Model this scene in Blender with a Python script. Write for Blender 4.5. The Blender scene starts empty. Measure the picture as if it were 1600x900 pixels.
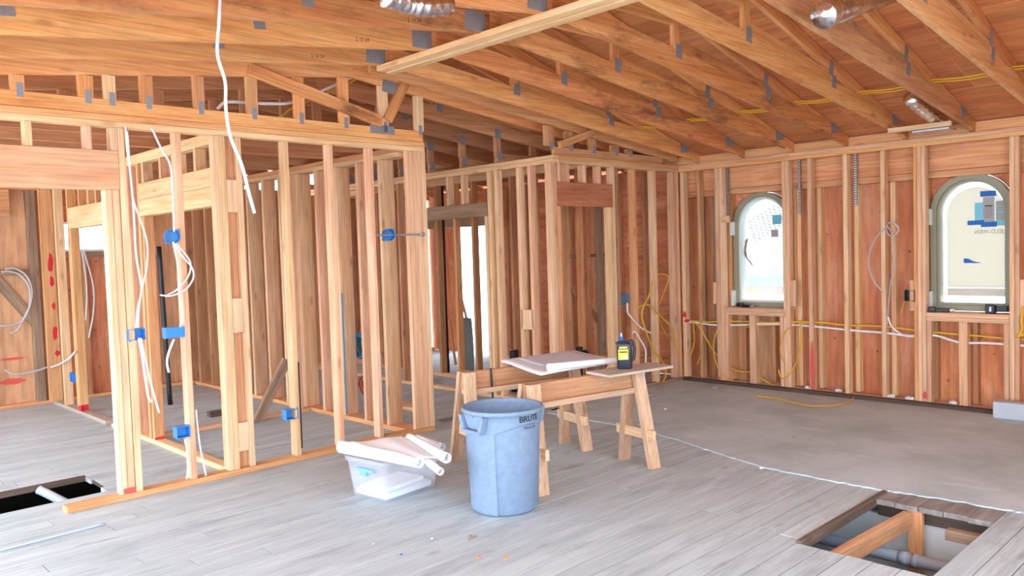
import bpy, bmesh, math, random
from mathutils import Vector, Matrix
random.seed(7)
SC = bpy.context.scene
COL = SC.collection

# ------------------------------------------------------------------ camera
F_PX, YAW, PITCH, ROLL = 1256.04, math.radians(45.85), math.radians(-2.6924), math.radians(-1.802)
EYE = Vector((0, 0, 1.55))
fw = Vector((math.cos(YAW)*math.cos(PITCH), math.sin(YAW)*math.cos(PITCH), math.sin(PITCH)))
r0 = fw.cross(Vector((0, 0, 1))).normalized()
u0 = r0.cross(fw)
RT = r0*math.cos(ROLL) + u0*math.sin(ROLL)
UP = -r0*math.sin(ROLL) + u0*math.cos(ROLL)
cam = bpy.data.cameras.new('camera')
cam.sensor_width = 36.0
cam.lens = 36.0*F_PX/1600.0
cam.clip_start = 0.05
cam.clip_end = 200
co = bpy.data.objects.new('camera', cam)
COL.objects.link(co)
M = Matrix.Identity(4)
for i in range(3):
    M[i][0], M[i][1], M[i][2], M[i][3] = RT[i], UP[i], -fw[i], EYE[i]
co.matrix_world = M
SC.camera = co

# ------------------------------------------------------------------ world (overcast sky) and exposure
w = bpy.data.worlds.new('sky')
SC.world = w
w.use_nodes = True
bg = w.node_tree.nodes['Background']
bg.inputs['Color'].default_value = (0.80, 0.92, 1.07, 1)
bg.inputs['Strength'].default_value = 3.2
SC.view_settings.view_transform = 'Standard'
SC.view_settings.look = 'None'
SC.view_settings.gamma = 1.0
SC.view_settings.use_curve_mapping = False
SC.view_settings.exposure = 1.12

# survey helpers: a sight line through a point of the 1600x900 frame met with a plane of the building
def sight(x, y):
    return fw*F_PX + RT*(x-800) - UP*(y-450)
def onX(x, y, X):
    d = sight(x, y); return EYE + d*((X-EYE.x)/d.x)
def onY(x, y, Y):
    d = sight(x, y); return EYE + d*((Y-EYE.y)/d.y)
def onZ(x, y, Z):
    d = sight(x, y); return EYE + d*((Z-EYE.z)/d.z)

# ------------------------------------------------------------------ materials
MATS = {}
def new_mat(name):
    m = bpy.data.materials.new(name); m.use_nodes = True
    nt = m.node_tree; b = nt.nodes['Principled BSDF']
    return m, nt, b
def srgb(r, g, b):
    def f(c):
        c /= 255.0
        return c/12.92 if c <= 0.04045 else ((c+0.055)/1.055)**2.4
    return (f(r), f(g), f(b), 1)
def plain(name, col, rough=0.6, metal=0.0, noise=0.0, nscale=20, bump=0.0):
    m, nt, b = new_mat(name)
    b.inputs['Roughness'].default_value = rough
    b.inputs['Metallic'].default_value = metal
    if noise or bump:
        tc = nt.nodes.new('ShaderNodeTexCoord')
        n = nt.nodes.new('ShaderNodeTexNoise'); n.inputs['Scale'].default_value = nscale; n.inputs['Detail'].default_value = 6
        nt.links.new(tc.outputs['Object'], n.inputs['Vector'])
        mx = nt.nodes.new('ShaderNodeMixRGB')
        mx.inputs[1].default_value = tuple(c*(1-noise) for c in col[:3])+(1,)
        mx.inputs[2].default_value = tuple(min(1, c*(1+noise)) for c in col[:3])+(1,)
        nt.links.new(n.outputs['Fac'], mx.inputs[0])
        nt.links.new(mx.outputs[0], b.inputs['Base Color'])
        if bump:
            bp = nt.nodes.new('ShaderNodeBump'); bp.inputs['Strength'].default_value = bump; bp.inputs['Distance'].default_value = 0.01
            nt.links.new(n.outputs['Fac'], bp.inputs['Height']); nt.links.new(bp.outputs[0], b.inputs['Normal'])
    else:
        b.inputs['Base Color'].default_value = col
    MATS[name] = m
    return m
def wood(name, light, dark, knot=None, vary=0.12, gy=14.0, knots=0.5, rough=0.75, stain=None, stain_amt=0.0, lines=0.4, hue=0.005, kmap=(2.2, 6.5, 6.5), kr=(0.05, 0.15)):
    """timber whose grain runs along the local X axis of each board"""
    m, nt, b = new_mat(name); N = nt.nodes; Lk = nt.links
    b.inputs['Roughness'].default_value = rough
    tc = N.new('ShaderNodeTexCoord'); oi = N.new('ShaderNodeObjectInfo')
    off = N.new('ShaderNodeVectorMath'); off.operation = 'SCALE'; off.inputs[0].default_value = (13.7, 7.3, 5.1)
    Lk.new(oi.outputs['Random'], off.inputs['Scale'])
    add = N.new('ShaderNodeVectorMath'); add.operation = 'ADD'
    Lk.new(tc.outputs['Object'], add.inputs[0]); Lk.new(off.outputs[0], add.inputs[1])
    def mapped(sx, sy, sz):
        mp = N.new('ShaderNodeMapping'); mp.inputs['Scale'].default_value = (sx, sy, sz)
        Lk.new(add.outputs[0], mp.inputs['Vector']); return mp.outputs[0]
    n1 = N.new('ShaderNodeTexNoise'); n1.inputs['Scale'].default_value = 1.0; n1.inputs['Detail'].default_value = 5; n1.inputs['Roughness'].default_value = 0.6
    Lk.new(mapped(1.3, gy, gy), n1.inputs['Vector'])
    ramp = N.new('ShaderNodeValToRGB')
    ramp.color_ramp.elements[0].position = 0.3; ramp.color_ramp.elements[0].color = dark
    ramp.color_ramp.elements[1].position = 0.66; ramp.color_ramp.elements[1].color = light
    Lk.new(n1.outputs['Fac'], ramp.inputs[0])
    n2 = N.new('ShaderNodeTexNoise'); n2.inputs['Scale'].default_value = 1.0; n2.inputs['Detail'].default_value = 3
    Lk.new(mapped(2.5, gy*6, gy*6), n2.inputs['Vector'])
    r2 = N.new('ShaderNodeValToRGB'); r2.color_ramp.elements[0].position = 0.35; r2.color_ramp.elements[1].position = 0.6
    r2.color_ramp.elements[0].color = (1-lines, 1-lines, 1-lines, 1); r2.color_ramp.elements[1].color = (1, 1, 1, 1)
    Lk.new(n2.outputs['Fac'], r2.inputs[0])
    mul = N.new('ShaderNodeMixRGB'); mul.blend_type = 'MULTIPLY'; mul.inputs[0].default_value = 0.6
    Lk.new(ramp.outputs[0], mul.inputs[1]); Lk.new(r2.outputs[0], mul.inputs[2])
    last = mul.outputs[0]
    if knot and knots > 0:
        v = N.new('ShaderNodeTexVoronoi'); v.inputs['Scale'].default_value = 1.0; v.inputs['Randomness'].default_value = 1.0
        Lk.new(mapped(*kmap), v.inputs['Vector'])
        rk = N.new('ShaderNodeValToRGB'); rk.color_ramp.elements[0].position = kr[0]; rk.color_ramp.elements[1].position = kr[1]
        rk.color_ramp.elements[0].color = (knots, knots, knots, 1); rk.color_ramp.elements[1].color = (0, 0, 0, 1)
        Lk.new(v.outputs['Distance'], rk.inputs[0])
        mk = N.new('ShaderNodeMixRGB'); mk.inputs[2].default_value = knot
        Lk.new(rk.outputs[0], mk.inputs[0]); Lk.new(last, mk.inputs[1]); last = mk.outputs[0]
    if stain:
        n3 = N.new('ShaderNodeTexNoise'); n3.inputs['Scale'].default_value = 1.0; n3.inputs['Detail'].default_value = 8; n3.inputs['Roughness'].default_value = 0.7
        Lk.new(mapped(1.6, 5, 5), n3.inputs['Vector'])
        rs = N.new('ShaderNodeValToRGB'); rs.color_ramp.elements[0].position = 0.52; rs.color_ramp.elements[1].position = 0.72
        rs.color_ramp.elements[0].color = (0, 0, 0, 1); rs.color_ramp.elements[1].color = (stain_amt, stain_amt, stain_amt, 1)
        Lk.new(n3.outputs['Fac'], rs.inputs[0])
        ms = N.new('ShaderNodeMixRGB'); ms.inputs[2].default_value = stain
        Lk.new(rs.outputs[0], ms.inputs[0]); Lk.new(last, ms.inputs[1]); last = ms.outputs[0]
    hsv = N.new('ShaderNodeHueSaturation')
    mr = N.new('ShaderNodeMapRange'); mr.inputs['To Min'].default_value = 1-vary; mr.inputs['To Max'].default_value = 1+vary
    Lk.new(oi.outputs['Random'], mr.inputs['Value']); Lk.new(mr.outputs[0], hsv.inputs['Value'])
    mh = N.new('ShaderNodeMath'); mh.operation = 'MULTIPLY'; mh.inputs[1].default_value = 7.31
    fr = N.new('ShaderNodeMath'); fr.operation = 'FRACT'
    Lk.new(oi.outputs['Random'], mh.inputs[0]); Lk.new(mh.outputs[0], fr.inputs[0])
    m2 = N.new('ShaderNodeMapRange'); m2.inputs['To Min'].default_value = 0.5-hue; m2.inputs['To Max'].default_value = 0.5+hue
    Lk.new(fr.outputs[0], m2.inputs['Value']); Lk.new(m2.outputs[0], hsv.inputs['Hue'])
    Lk.new(last, hsv.inputs['Color']); Lk.new(hsv.outputs[0], b.inputs['Base Color'])
    bp = N.new('ShaderNodeBump'); bp.inputs['Strength'].default_value = 0.25; bp.inputs['Distance'].default_value = 0.004
    Lk.new(n2.outputs['Fac'], bp.inputs['Height']); Lk.new(bp.outputs[0], b.inputs['Normal'])
    MATS[name] = m
    return m

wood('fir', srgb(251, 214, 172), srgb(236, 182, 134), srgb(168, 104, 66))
wood('fir_pink', srgb(248, 202, 164), srgb(230, 168, 126), srgb(166, 100, 66))
wood('fir_yellow', srgb(251, 214, 166), srgb(237, 186, 130), srgb(176, 116, 66))
wood('fir_orange', srgb(244, 188, 132), srgb(226, 154, 98), srgb(160, 92, 50))
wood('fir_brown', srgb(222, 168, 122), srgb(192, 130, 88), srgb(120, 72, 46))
wood('old_wood', srgb(184, 154, 126), srgb(142, 112, 86), srgb(84, 58, 42))
wood('truss_wood', srgb(250, 188, 124), srgb(232, 152, 86), srgb(150, 84, 46), stain=srgb(136, 78, 46), stain_amt=0.35)
wood('truss_stained', srgb(238, 170, 108), srgb(210, 130, 72), srgb(120, 64, 38), stain=srgb(84, 50, 36), stain_amt=0.85)
wood('beam_wood', srgb(238, 176, 128), srgb(216, 142, 94), srgb(160, 76, 46), stain=srgb(170, 96, 62), stain_amt=0.3, gy=9)
wood('header_pink', srgb(240, 188, 144), srgb(222, 158, 114), srgb(176, 100, 66), gy=8)
wood('header_red', srgb(196, 132, 92), srgb(168, 100, 64), srgb(140, 70, 46), gy=8)
wood('roof_ply', srgb(234, 160, 104), srgb(210, 128, 76), srgb(160, 92, 58), gy=4.0, knots=0.5, stain=srgb(168, 104, 70), stain_amt=0.35)
wood('wall_ply', srgb(236, 160, 112), srgb(216, 130, 84), srgb(112, 52, 34), gy=3.5, knots=0.85, stain=srgb(240, 200, 172), stain_amt=0.45, kmap=(7.0, 7.5, 7.5), kr=(0.03, 0.13))
wood('wall_ply_tan', srgb(226, 178, 134), srgb(202, 148, 106), srgb(136, 84, 54), gy=3.5, knots=0.6, stain=srgb(170, 118, 82), stain_amt=0.35)
wood('plank', srgb(203, 213, 215), srgb(184, 194, 196), srgb(126, 132, 134), gy=10, knots=0.4, vary=0.035, stain=srgb(130, 138, 144), stain_amt=0.6, lines=0.25, hue=0.003)
wood('subfloor', srgb(172, 164, 158), srgb(140, 130, 122), srgb(96, 86, 80), gy=6, stain=srgb(96, 84, 76), stain_amt=0.6)
wood('plank_edge', srgb(120, 100, 86), srgb(88, 70, 60), srgb(54, 44, 38), vary=0.1)
wood('sawhorse_wood', srgb(230, 192, 156), srgb(204, 160, 124), srgb(130, 82, 56), stain=srgb(178, 170, 162), stain_amt=0.5)
wood('sawhorse_beam', srgb(222, 164, 122), srgb(196, 132, 92), srgb(120, 66, 44), stain=srgb(80, 70, 66), stain_amt=0.45)
wood('grey_board', srgb(214, 200, 184), srgb(190, 170, 150), srgb(130, 110, 96))
wood('brown_header', srgb(190, 158, 126), srgb(160, 130, 100), srgb(90, 66, 48))
wood('dark_sill', srgb(100, 80, 68), srgb(72, 58, 52), srgb(54, 44, 38))
plain('steel_plate', srgb(150, 152, 158), 0.5, 0.3, 0.35, 90)
plain('galv', srgb(190, 196, 204), 0.35, 0.85, 0.15, 20)
plain('foil', srgb(225, 228, 235), 0.18, 1.0, 0.1, 30, 0.6)
plain('bin_blue', srgb(126, 146, 170), 0.6, 0, 0.2, 26, 0.08)
plain('black_print', srgb(28, 30, 34), 0.7)
plain('paper', srgb(250, 251, 255), 0.85, 0, 0.02, 30)
plain('paper_print', srgb(222, 224, 234), 0.85, 0, 0.10, 40)
plain('blue_box', srgb(58, 140, 214), 0.45)
plain('blue_tape', srgb(24, 104, 184), 0.6)
plain('blue_round', srgb(22, 128, 196), 0.4)
plain('cable_white', srgb(240, 238, 240), 0.5)
plain('cable_yellow', srgb(230, 180, 50), 0.5)
plain('cable_grey', srgb(190, 186, 186), 0.5)
plain('black_abs', srgb(34, 34, 38), 0.4)
plain('grey_box', srgb(120, 132, 142), 0.5)
plain('red_paint', srgb(222, 40, 52), 0.7)
plain('pink_paint', srgb(226, 92, 84), 0.8)
plain('frame_olive', srgb(150, 148, 124), 0.45)
plain('frame_light', srgb(214, 218, 206), 0.45)
plain('concrete', srgb(196, 196, 190), 0.9, 0, 0.14, 6, 0.3)
plain('concrete_white', srgb(236, 240, 240), 0.85, 0, 0.12, 8, 0.3)
plain('foam_grey', srgb(196, 204, 212), 0.8, 0, 0.08, 10)
plain('latch_blue', srgb(120, 184, 230), 0.4)
plain('joint_dirt', srgb(74, 68, 64), 0.95, 0, 0.2, 30)
plain('dirt', srgb(70, 58, 50), 0.95, 0, 0.3, 8, 0.5)
plain('ground_light', srgb(206, 200, 190), 0.9, 0, 0.1, 2)
plain('grey_cloth', srgb(128, 138, 136), 0.9, 0, 0.1, 40)
plain('bottle_dark', srgb(40, 46, 58), 0.35)
plain('label_yellow', srgb(248, 206, 60), 0.5)
plain('label_white', srgb(240, 240, 236), 0.6)
plain('cap_blue', srgb(40, 96, 170), 0.4)
plain('pipe_grey', srgb(186, 200, 214), 0.4)
plain('orange_bit', srgb(224, 140, 70), 0.8)
plain('sticker_cyan', srgb(120, 200, 222), 0.5)
plain('sticker_grey', srgb(168, 168, 168), 0.6)
plain('white_trim', srgb(236, 236, 234), 0.6)
plain('stone_grey', srgb(150, 148, 144), 0.9, 0, 0.2, 20, 0.3)
plain('teal_hose', srgb(22, 130, 170), 0.5)
plain('hose_red', srgb(170, 50, 40), 0.5)
def slab_mat():
    m, nt, b = new_mat('slab_floor'); N = nt.nodes; L = nt.links
    b.inputs['Roughness'].default_value = 0.75
    tc = N.new('ShaderNodeTexCoord')
    n1 = N.new('ShaderNodeTexNoise'); n1.inputs['Scale'].default_value = 1.6; n1.inputs['Detail'].default_value = 9; n1.inputs['Roughness'].default_value = 0.65
    L.new(tc.outputs['Object'], n1.inputs['Vector'])
    r = N.new('ShaderNodeValToRGB')
    r.color_ramp.elements[0].position = 0.35; r.color_ramp.elements[0].color = srgb(178, 192, 194)
    r.color_ramp.elements[1].position = 0.62; r.color_ramp.elements[1].color = srgb(204, 216, 220)
    L.new(n1.outputs['Fac'], r.inputs[0])
    mp = N.new('ShaderNodeMapping'); mp.inputs['Scale'].default_value = (2.2, 0.8, 1); mp.inputs['Rotation'].default_value = (0, 0, 0.25)
    L.new(tc.outputs['Object'], mp.inputs['Vector'])
    n2 = N.new('ShaderNodeTexNoise'); n2.inputs['Scale'].default_value = 2.3; n2.inputs['Detail'].default_value = 10; n2.inputs['Roughness'].default_value = 0.75
    L.new(mp.outputs[0], n2.inputs['Vector'])
    r2 = N.new('ShaderNodeValToRGB'); r2.color_ramp.elements[0].position = 0.55; r2.color_ramp.elements[1].position = 0.68
    r2.color_ramp.elements[0].color = (0, 0, 0, 1); r2.color_ramp.elements[1].color = (0.75, 0.75, 0.75, 1)
    L.new(n2.outputs['Fac'], r2.inputs[0])
    mx = N.new('ShaderNodeMixRGB'); mx.inputs[2].default_value = srgb(228, 234, 240)
    L.new(r2.outputs[0], mx.inputs[0]); L.new(r.outputs[0], mx.inputs[1])
    L.new(mx.outputs[0], b.inputs['Base Color'])
    bp = N.new('ShaderNodeBump'); bp.inputs['Strength'].default_value = 0.2; bp.inputs['Distance'].default_value = 0.01
    L.new(n1.outputs['Fac'], bp.inputs['Height']); L.new(bp.outputs[0], b.inputs['Normal'])
    MATS['slab_floor'] = m
slab_mat()
def glassy(name, col, alpha, rough):
    m, nt, b = new_mat(name); N = nt.nodes; L = nt.links
    b.inputs['Base Color'].default_value = col; b.inputs['Roughness'].default_value = rough
    tr = N.new('ShaderNodeBsdfTransparent'); mx = N.new('ShaderNodeMixShader'); mx.inputs[0].default_value = alpha
    L.new(tr.outputs[0], mx.inputs[1]); L.new(b.outputs[0], mx.inputs[2])
    L.new(mx.outputs[0], N['Material Output'].inputs['Surface'])
    MATS[name] = m
glassy('glass', (0.9, 0.95, 0.95, 1), 0.12, 0.05)
glassy('tote_plastic', srgb(232, 238, 248), 0.22, 0.25)
def film(name, col):
    m, nt, b = new_mat(name); N = nt.nodes; L = nt.links
    tl = N.new('ShaderNodeBsdfTranslucent'); tl.inputs['Color'].default_value = col
    df = N.new('ShaderNodeBsdfDiffuse'); df.inputs['Color'].default_value = col
    tr = N.new('ShaderNodeBsdfTransparent')
    a = N.new('ShaderNodeMixShader'); a.inputs[0].default_value = 0.25
    L.new(tl.outputs[0], a.inputs[1]); L.new(df.outputs[0], a.inputs[2])
    c = N.new('ShaderNodeMixShader'); c.inputs[0].default_value = 0.97
    L.new(tr.outputs[0], c.inputs[1]); L.new(a.outputs[0], c.inputs[2])
    L.new(c.outputs[0], N['Material Output'].inputs['Surface'])
    MATS[name] = m
film('plastic_film', srgb(150, 164, 172))
film('board_white', srgb(190, 184, 168))

# ------------------------------------------------------------------ builders
def link(name, me, mat, parent=None, mw=None, smooth=False):
    o = bpy.data.objects.new(name, me); COL.objects.link(o)
    if mat is not None and not me.materials:
        me.materials.append(MATS[mat])
    if smooth:
        for p in me.polygons: p.use_smooth = True
    if parent: o.parent = parent
    if mw is not None: o.matrix_world = mw if not parent else mw
    return o
def tag(o, label=None, cat=None, group=None, kind=None):
    if label: o['label'] = label
    if cat: o['category'] = cat
    if group: o['group'] = group
    if kind: o['kind'] = kind
    return o
def empty(name, loc=(0, 0, 0), rz=0.0):
    o = bpy.data.objects.new(name, None); COL.objects.link(o)
    o.empty_display_size = 0.1
    o.location = loc; o.rotation_euler = (0, 0, rz)
    return o
def pmat(parent):
    """world matrix of a thing (loc + z rotation only)"""
    return Matrix.Translation(parent.location) @ Matrix.Rotation(parent.rotation_euler[2], 4, 'Z')
BOX = {}
def box_mesh(l, w, t, mat, ch=0.003):
    key = (round(l, 3), round(w, 3), round(t, 3), mat)
    if key in BOX: return BOX[key]
    a, b, c = l/2, w/2, t/2
    ch = min(ch, a*0.3, b*0.3, c*0.3)
    vs, fs = [], []
    idx = {}
    for sx in (-1, 1):
        for sy in (-1, 1):
            for sz in (-1, 1):
                for ax in range(3):
                    d = [a-ch, b-ch, c-ch]; d[ax] = (a, b, c)[ax]
                    idx[(sx, sy, sz, ax)] = len(vs); vs.append((sx*d[0], sy*d[1], sz*d[2]))
    S = (-1, 1)
    for ax in range(3):
        for s in S:
            o = [i for i in range(3) if i != ax]
            q = []
            for p, r in ((-1, -1), (1, -1), (1, 1), (-1, 1)):
                k = [0, 0, 0]; k[ax] = s; k[o[0]] = p; k[o[1]] = r
                q.append(idx[(k[0], k[1], k[2], ax)])
            fs.append(q)
    for ax in range(3):
        o = [i for i in range(3) if i != ax]
        for p in S:
            for r in S:
                k0 = [0, 0, 0]; k1 = [0, 0, 0]
                k0[ax] = -1; k1[ax] = 1; k0[o[0]] = k1[o[0]] = p; k0[o[1]] = k1[o[1]] = r
                fs.append([idx[tuple(k0)+(o[0],)], idx[tuple(k1)+(o[0],)], idx[tuple(k1)+(o[1],)], idx[tuple(k0)+(o[1],)]])
    for sx in S:
        for sy in S:
            for sz in S:
                fs.append([idx[(sx, sy, sz, 0)], idx[(sx, sy, sz, 1)], idx[(sx, sy, sz, 2)]])
    me = bpy.data.meshes.new('board'); me.from_pydata(vs, [], fs)
    bm = bmesh.new(); bm.from_mesh(me); bmesh.ops.recalc_face_normals(bm, faces=bm.faces); bm.to_mesh(me); bm.free()
    me.materials.append(MATS[mat])
    BOX[key] = me
    return me
def place(name, me, parent, mw):
    o = bpy.data.objects.new(name, me); COL.objects.link(o)
    if parent is not None:
        o.parent = parent
        o.matrix_local = pmat_inv(parent) @ mw
    else:
        o.matrix_world = mw
    return o
def pmat_inv(parent):
    m = Matrix.Identity(4); chain = []
    p = parent
    while p is not None:
        chain.append(p); p = p.parent
    for q in reversed(chain):
        m = m @ q.matrix_basis
    return m.inverted()
def frame(e1, e2, e3, c):
    m = Matrix.Identity(4)
    for i in range(3):
        m[i][0], m[i][1], m[i][2], m[i][3] = e1[i], e2[i], e3[i], c[i]
    return m
def bar(name, x0, x1, y0, y1, z0, z1, mat, parent, ch=0.003):
    """axis-aligned board; its grain follows the longest side"""
    x0, x1 = min(x0, x1), max(x0, x1); y0, y1 = min(y0, y1), max(y0, y1); z0, z1 = min(z0, z1), max(z0, z1)
    d = (x1-x0, y1-y0, z1-z0); c = Vector(((x0+x1)/2, (y0+y1)/2, (z0+z1)/2))
    X, Y, Z = Vector((1, 0, 0)), Vector((0, 1, 0)), Vector((0, 0, 1))
    k = max(range(3), key=lambda i: d[i])
    if k == 0: dims, fr = d, frame(X, Y, Z, c)
    elif k == 1: dims, fr = (d[1], d[0], d[2]), frame(Y, -X, Z, c)
    else: dims, fr = (d[2], d[1], d[0]), frame(Z, Y, -X, c)
    return place(name, box_mesh(*dims, mat, ch), parent, fr)
def beam(name, p0, p1, w, t, mat, parent, up=Vector((0, 0, 1)), ch=0.003):
    """board from p0 to p1 (centre line), w measured along up, t across"""
    p0, p1 = Vector(p0), Vector(p1); e1 = (p1-p0); L = e1.length; e1.normalize()
    e3 = e1.cross(Vector(up)).normalized(); e2 = e3.cross(e1)
    return place(name, box_mesh(L, w, t, mat, ch), parent, frame(e1, e2, e3, (p0+p1)/2))
def smooth_path(pts, n=8):
    P = [Vector(p) for p in pts]
    if len(P) < 3: return P
    out = []
    for i in range(len(P)-1):
        a = P[i-1] if i else P[i]*2-P[i+1]; b = P[i]; c = P[i+1]; d = P[i+2] if i+2 < len(P) else P[i+1]*2-P[i]
        for k in range(n):
            t = k/n
            out.append(0.5*((2*b)+(c-a)*t+(2*a-5*b+4*c-d)*t*t+(3*b-a-3*c+d)*t**3))
    out.append(P[-1])
    return out
def tube_mesh(pts, r, sides=8, caps=True, rf=None):
    P = [Vector(p) for p in pts]; vs, fs = [], []
    nrm = None
    for i, p in enumerate(P):
        t = (P[min(i+1, len(P)-1)]-P[max(i-1, 0)])
        if t.length < 1e-9: t = Vector((0, 0, 1))
        t.normalize()
        if nrm is None:
            a = Vector((0, 0, 1)) if abs(t.z) < 0.9 else Vector((1, 0, 0))
            nrm = (a - t*a.dot(t)).normalized()
        else:
            nrm = (nrm - t*nrm.dot(t))
            nrm = nrm.normalized() if nrm.length > 1e-6 else t.orthogonal().normalized()
        bn = t.cross(nrm)
        rr = r if rf is None else r*rf(i/(len(P)-1))
        for k in range(sides):
            a = 2*math.pi*k/sides
            vs.append(p+nrm*math.cos(a)*rr+bn*math.sin(a)*rr)
    n = len(P)
    for i in range(n-1):
        for k in range(sides):
            fs.append([i*sides+k, i*sides+(k+1) % sides, (i+1)*sides+(k+1) % sides, (i+1)*sides+k])
    if caps:
        fs.append(list(range(sides))[::-1]); fs.append([(n-1)*sides+k for k in range(sides)])
    return vs, fs
def mesh_obj(name, vs, fs, mat, parent=None, smooth=False):
    me = bpy.data.meshes.new(name); me.from_pydata([tuple(v) for v in vs], [], fs)
    me.materials.append(MATS[mat])
    bm = bmesh.new(); bm.from_mesh(me); bmesh.ops.recalc_face_normals(bm, faces=bm.faces); bm.to_mesh(me); bm.free()
    if smooth:
        for p in me.polygons: p.use_smooth = True
    return place(name, me, parent, Matrix.Identity(4))
def tube(name, pts, r, mat, parent=None, sides=8, n=8, rf=None):
    vs, fs = tube_mesh(smooth_path(pts, n), r, sides, True, rf)
    return mesh_obj(name, vs, fs, mat, parent, True)
def prism(name, outline, axis, a0, a1, mat, parent):
    """polygon outline (2-D) extruded along an axis from a0 to a1"""
    def P(u, v, a):
        return {'X': (a, u, v), 'Y': (u, a, v), 'Z': (u, v, a)}[axis]
    n = len(outline); vs = [P(u, v, a0) for u, v in outline]+[P(u, v, a1) for u, v in outline]
    fs = [list(range(n))[::-1], list(range(n, 2*n))]+[[i, (i+1) % n, n+(i+1) % n, n+i] for i in range(n)]
    me = bpy.data.meshes.new(name); me.from_pydata(vs, [], fs)
    bm = bmesh.new(); bm.from_mesh(me)
    bmesh.ops.triangulate(bm, faces=[f for f in bm.faces if len(f.verts) > 4], ngon_method='EAR_CLIP')
    bmesh.ops.recalc_face_normals(bm, faces=bm.faces); bm.to_mesh(me); bm.free()
    me.materials.append(MATS[mat])
    return place(name, me, parent, Matrix.Identity(4))
def text_mesh(body, size):
    cu = bpy.data.curves.new('lettering', 'FONT'); cu.body = body; cu.size = size
    cu.align_x = 'CENTER'; cu.align_y = 'CENTER'; cu.resolution_u = 3
    o = bpy.data.objects.new('lettering_tmp', cu); COL.objects.link(o)
    bpy.context.view_layer.update()
    me = bpy.data.meshes.new_from_object(o.evaluated_get(bpy.context.evaluated_depsgraph_get()))
    bpy.data.objects.remove(o, do_unlink=True); bpy.data.curves.remove(cu)
    return me
WOODS = ['fir', 'fir_pink', 'fir_yellow', 'fir']
def wd(): return random.choice(WOODS)
def struct(name, label, cat='wall'):
    return tag(empty(name), label, cat, kind='structure')
SD = 0.085  # stud depth

# ================================================================== FLOOR
floor = struct('floor', 'weathered grey plank floor with two cut-out holes', 'floor')
PW = 0.13
HOLE_R = (3.86, 4.82, 1.28, 1.93)
HOLE_L = (0.2, 1.77, 5.83, 6.35)
rows = [(1.28+k*PW) for k in range(-17, 68)]
rp = random.Random(3)
for ri, y in enumerate(rows):
    yc = y+PW/2
    xa, xb = -0.5, (5.08 if yc < 2.6 else 5.6 if yc < 5.3 else 8.03)
    spans = [(xa, xb)]
    for h in (HOLE_R, HOLE_L):
        if h[2]-0.01 < yc < h[3]+0.01:
            ns = []
            for a, b in spans:
                if b <= h[0] or a >= h[1]: ns.append((a, b)); continue
                if a < h[0]: ns.append((a, h[0]+rp.uniform(-0.004, 0.004)))
                if b > h[1]: ns.append((h[1]+(rp.uniform(-0.015, 0.02) if h is HOLE_L else rp.uniform(-0.01, 0.01)), b))
            spans = ns
    for a, b in spans:
        x = a
        first = True
        while x < b-0.02:
            step = rp.uniform(1.2, 2.6) if first else rp.uniform(2.2, 3.4)
            first = False
            e = b if x+step > b-0.7 else x+step
            bar('plank', x, e-0.004, y+0.0022, y+PW-0.0022, -0.03, rp.uniform(-0.0008, 0.001), 'subfloor' if (x > 4.7 and 1.2 < y < 1.95) else 'plank', floor, 0.0004)
            x = e
for a_, b_, c_, d_ in ((-0.5, 5.05, -0.93, 1.28), (-0.5, 3.86, 1.28, 1.93), (-0.5, 5.05, 1.93, 5.3), (-0.5, 8.03, 5.3, 5.83), (1.78, 8.03, 5.83, 6.35), (-0.5, 8.03, 6.35, 10.1)):
    bar('dirt_layer', a_+0.003, b_-0.003, c_, d_, -0.029, -0.002, 'joint_dirt', floor, 0.0005)
bar('hole_edge_board', 3.86, 4.99, 1.905, 1.935, -0.045, 0.012, 'plank_edge', floor)
bar('hole_edge_board', 0.2, 1.77, 6.33, 6.36, -0.03, 0.012, 'plank_edge', floor)
# thicker layer of floor beyond the torn edge
def slab():
    edge = [(5.44, 4.9), (5.43, 4.1), (5.33, 3.7), (5.19, 3.32), (5.09, 3.0), (5.01, 2.7), (4.99, 2.2), (5.0, 1.9), (5.045, 1.58), (5.06, 1.29), (5.05, 1.1), (5.0, 0.5), (4.98, -1.0)]
    pts = []
    for (ax, ay), (bx, by) in zip(edge, edge[1:]):
        for k in range(10):
            t = k/10
            pts.append((ax+(bx-ax)*t+rp.uniform(-0.012, 0.012), ay+(by-ay)*t))
    out = pts+[(7.75, -1.0), (7.75, 5.24), (5.9, 5.24), (5.46, 5.2)]
    return prism('underlayment', out, 'Z', 0.002, 0.011, 'slab_floor', floor)
slab()
# crawl space seen through the holes
ground = tag(empty('ground'), 'pale ground around and beneath the building', 'ground', kind='structure')
bar('soil', -0.6, 8.2, -1.2, 10.3, -0.85, -0.75, 'dirt', ground)
bar('yard', -30, 40, -30, 40, -1.0, -0.86, 'ground_light', ground)
found = struct('wall_foundation', 'pale concrete foundation wall under the floor hole', 'foundation')
bar('stem_wall', 4.93, 5.1, -0.6, 5.0, -0.78, -0.12, 'concrete_white', found, 0.005)
bar('ledger', 4.9, 4.99, 1.0, 1.93, -0.12, -0.022, 'plank_edge', found)
bar('rim_joist', -0.5, -0.45, -1.2, 10.2, -0.75, -0.03, 'old_wood', found)
bar('rim_joist', -0.5, 8.05, -1.2, -1.15, -0.75, -0.03, 'old_wood', found)
bar('rim_joist', 8.0, 8.05, -1.15, 10.2, -0.75, -0.03, 'old_wood', found)
bar('rim_joist', -0.45, 8.0, 10.15, 10.2, -0.75, -0.03, 'old_wood', found)

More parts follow.
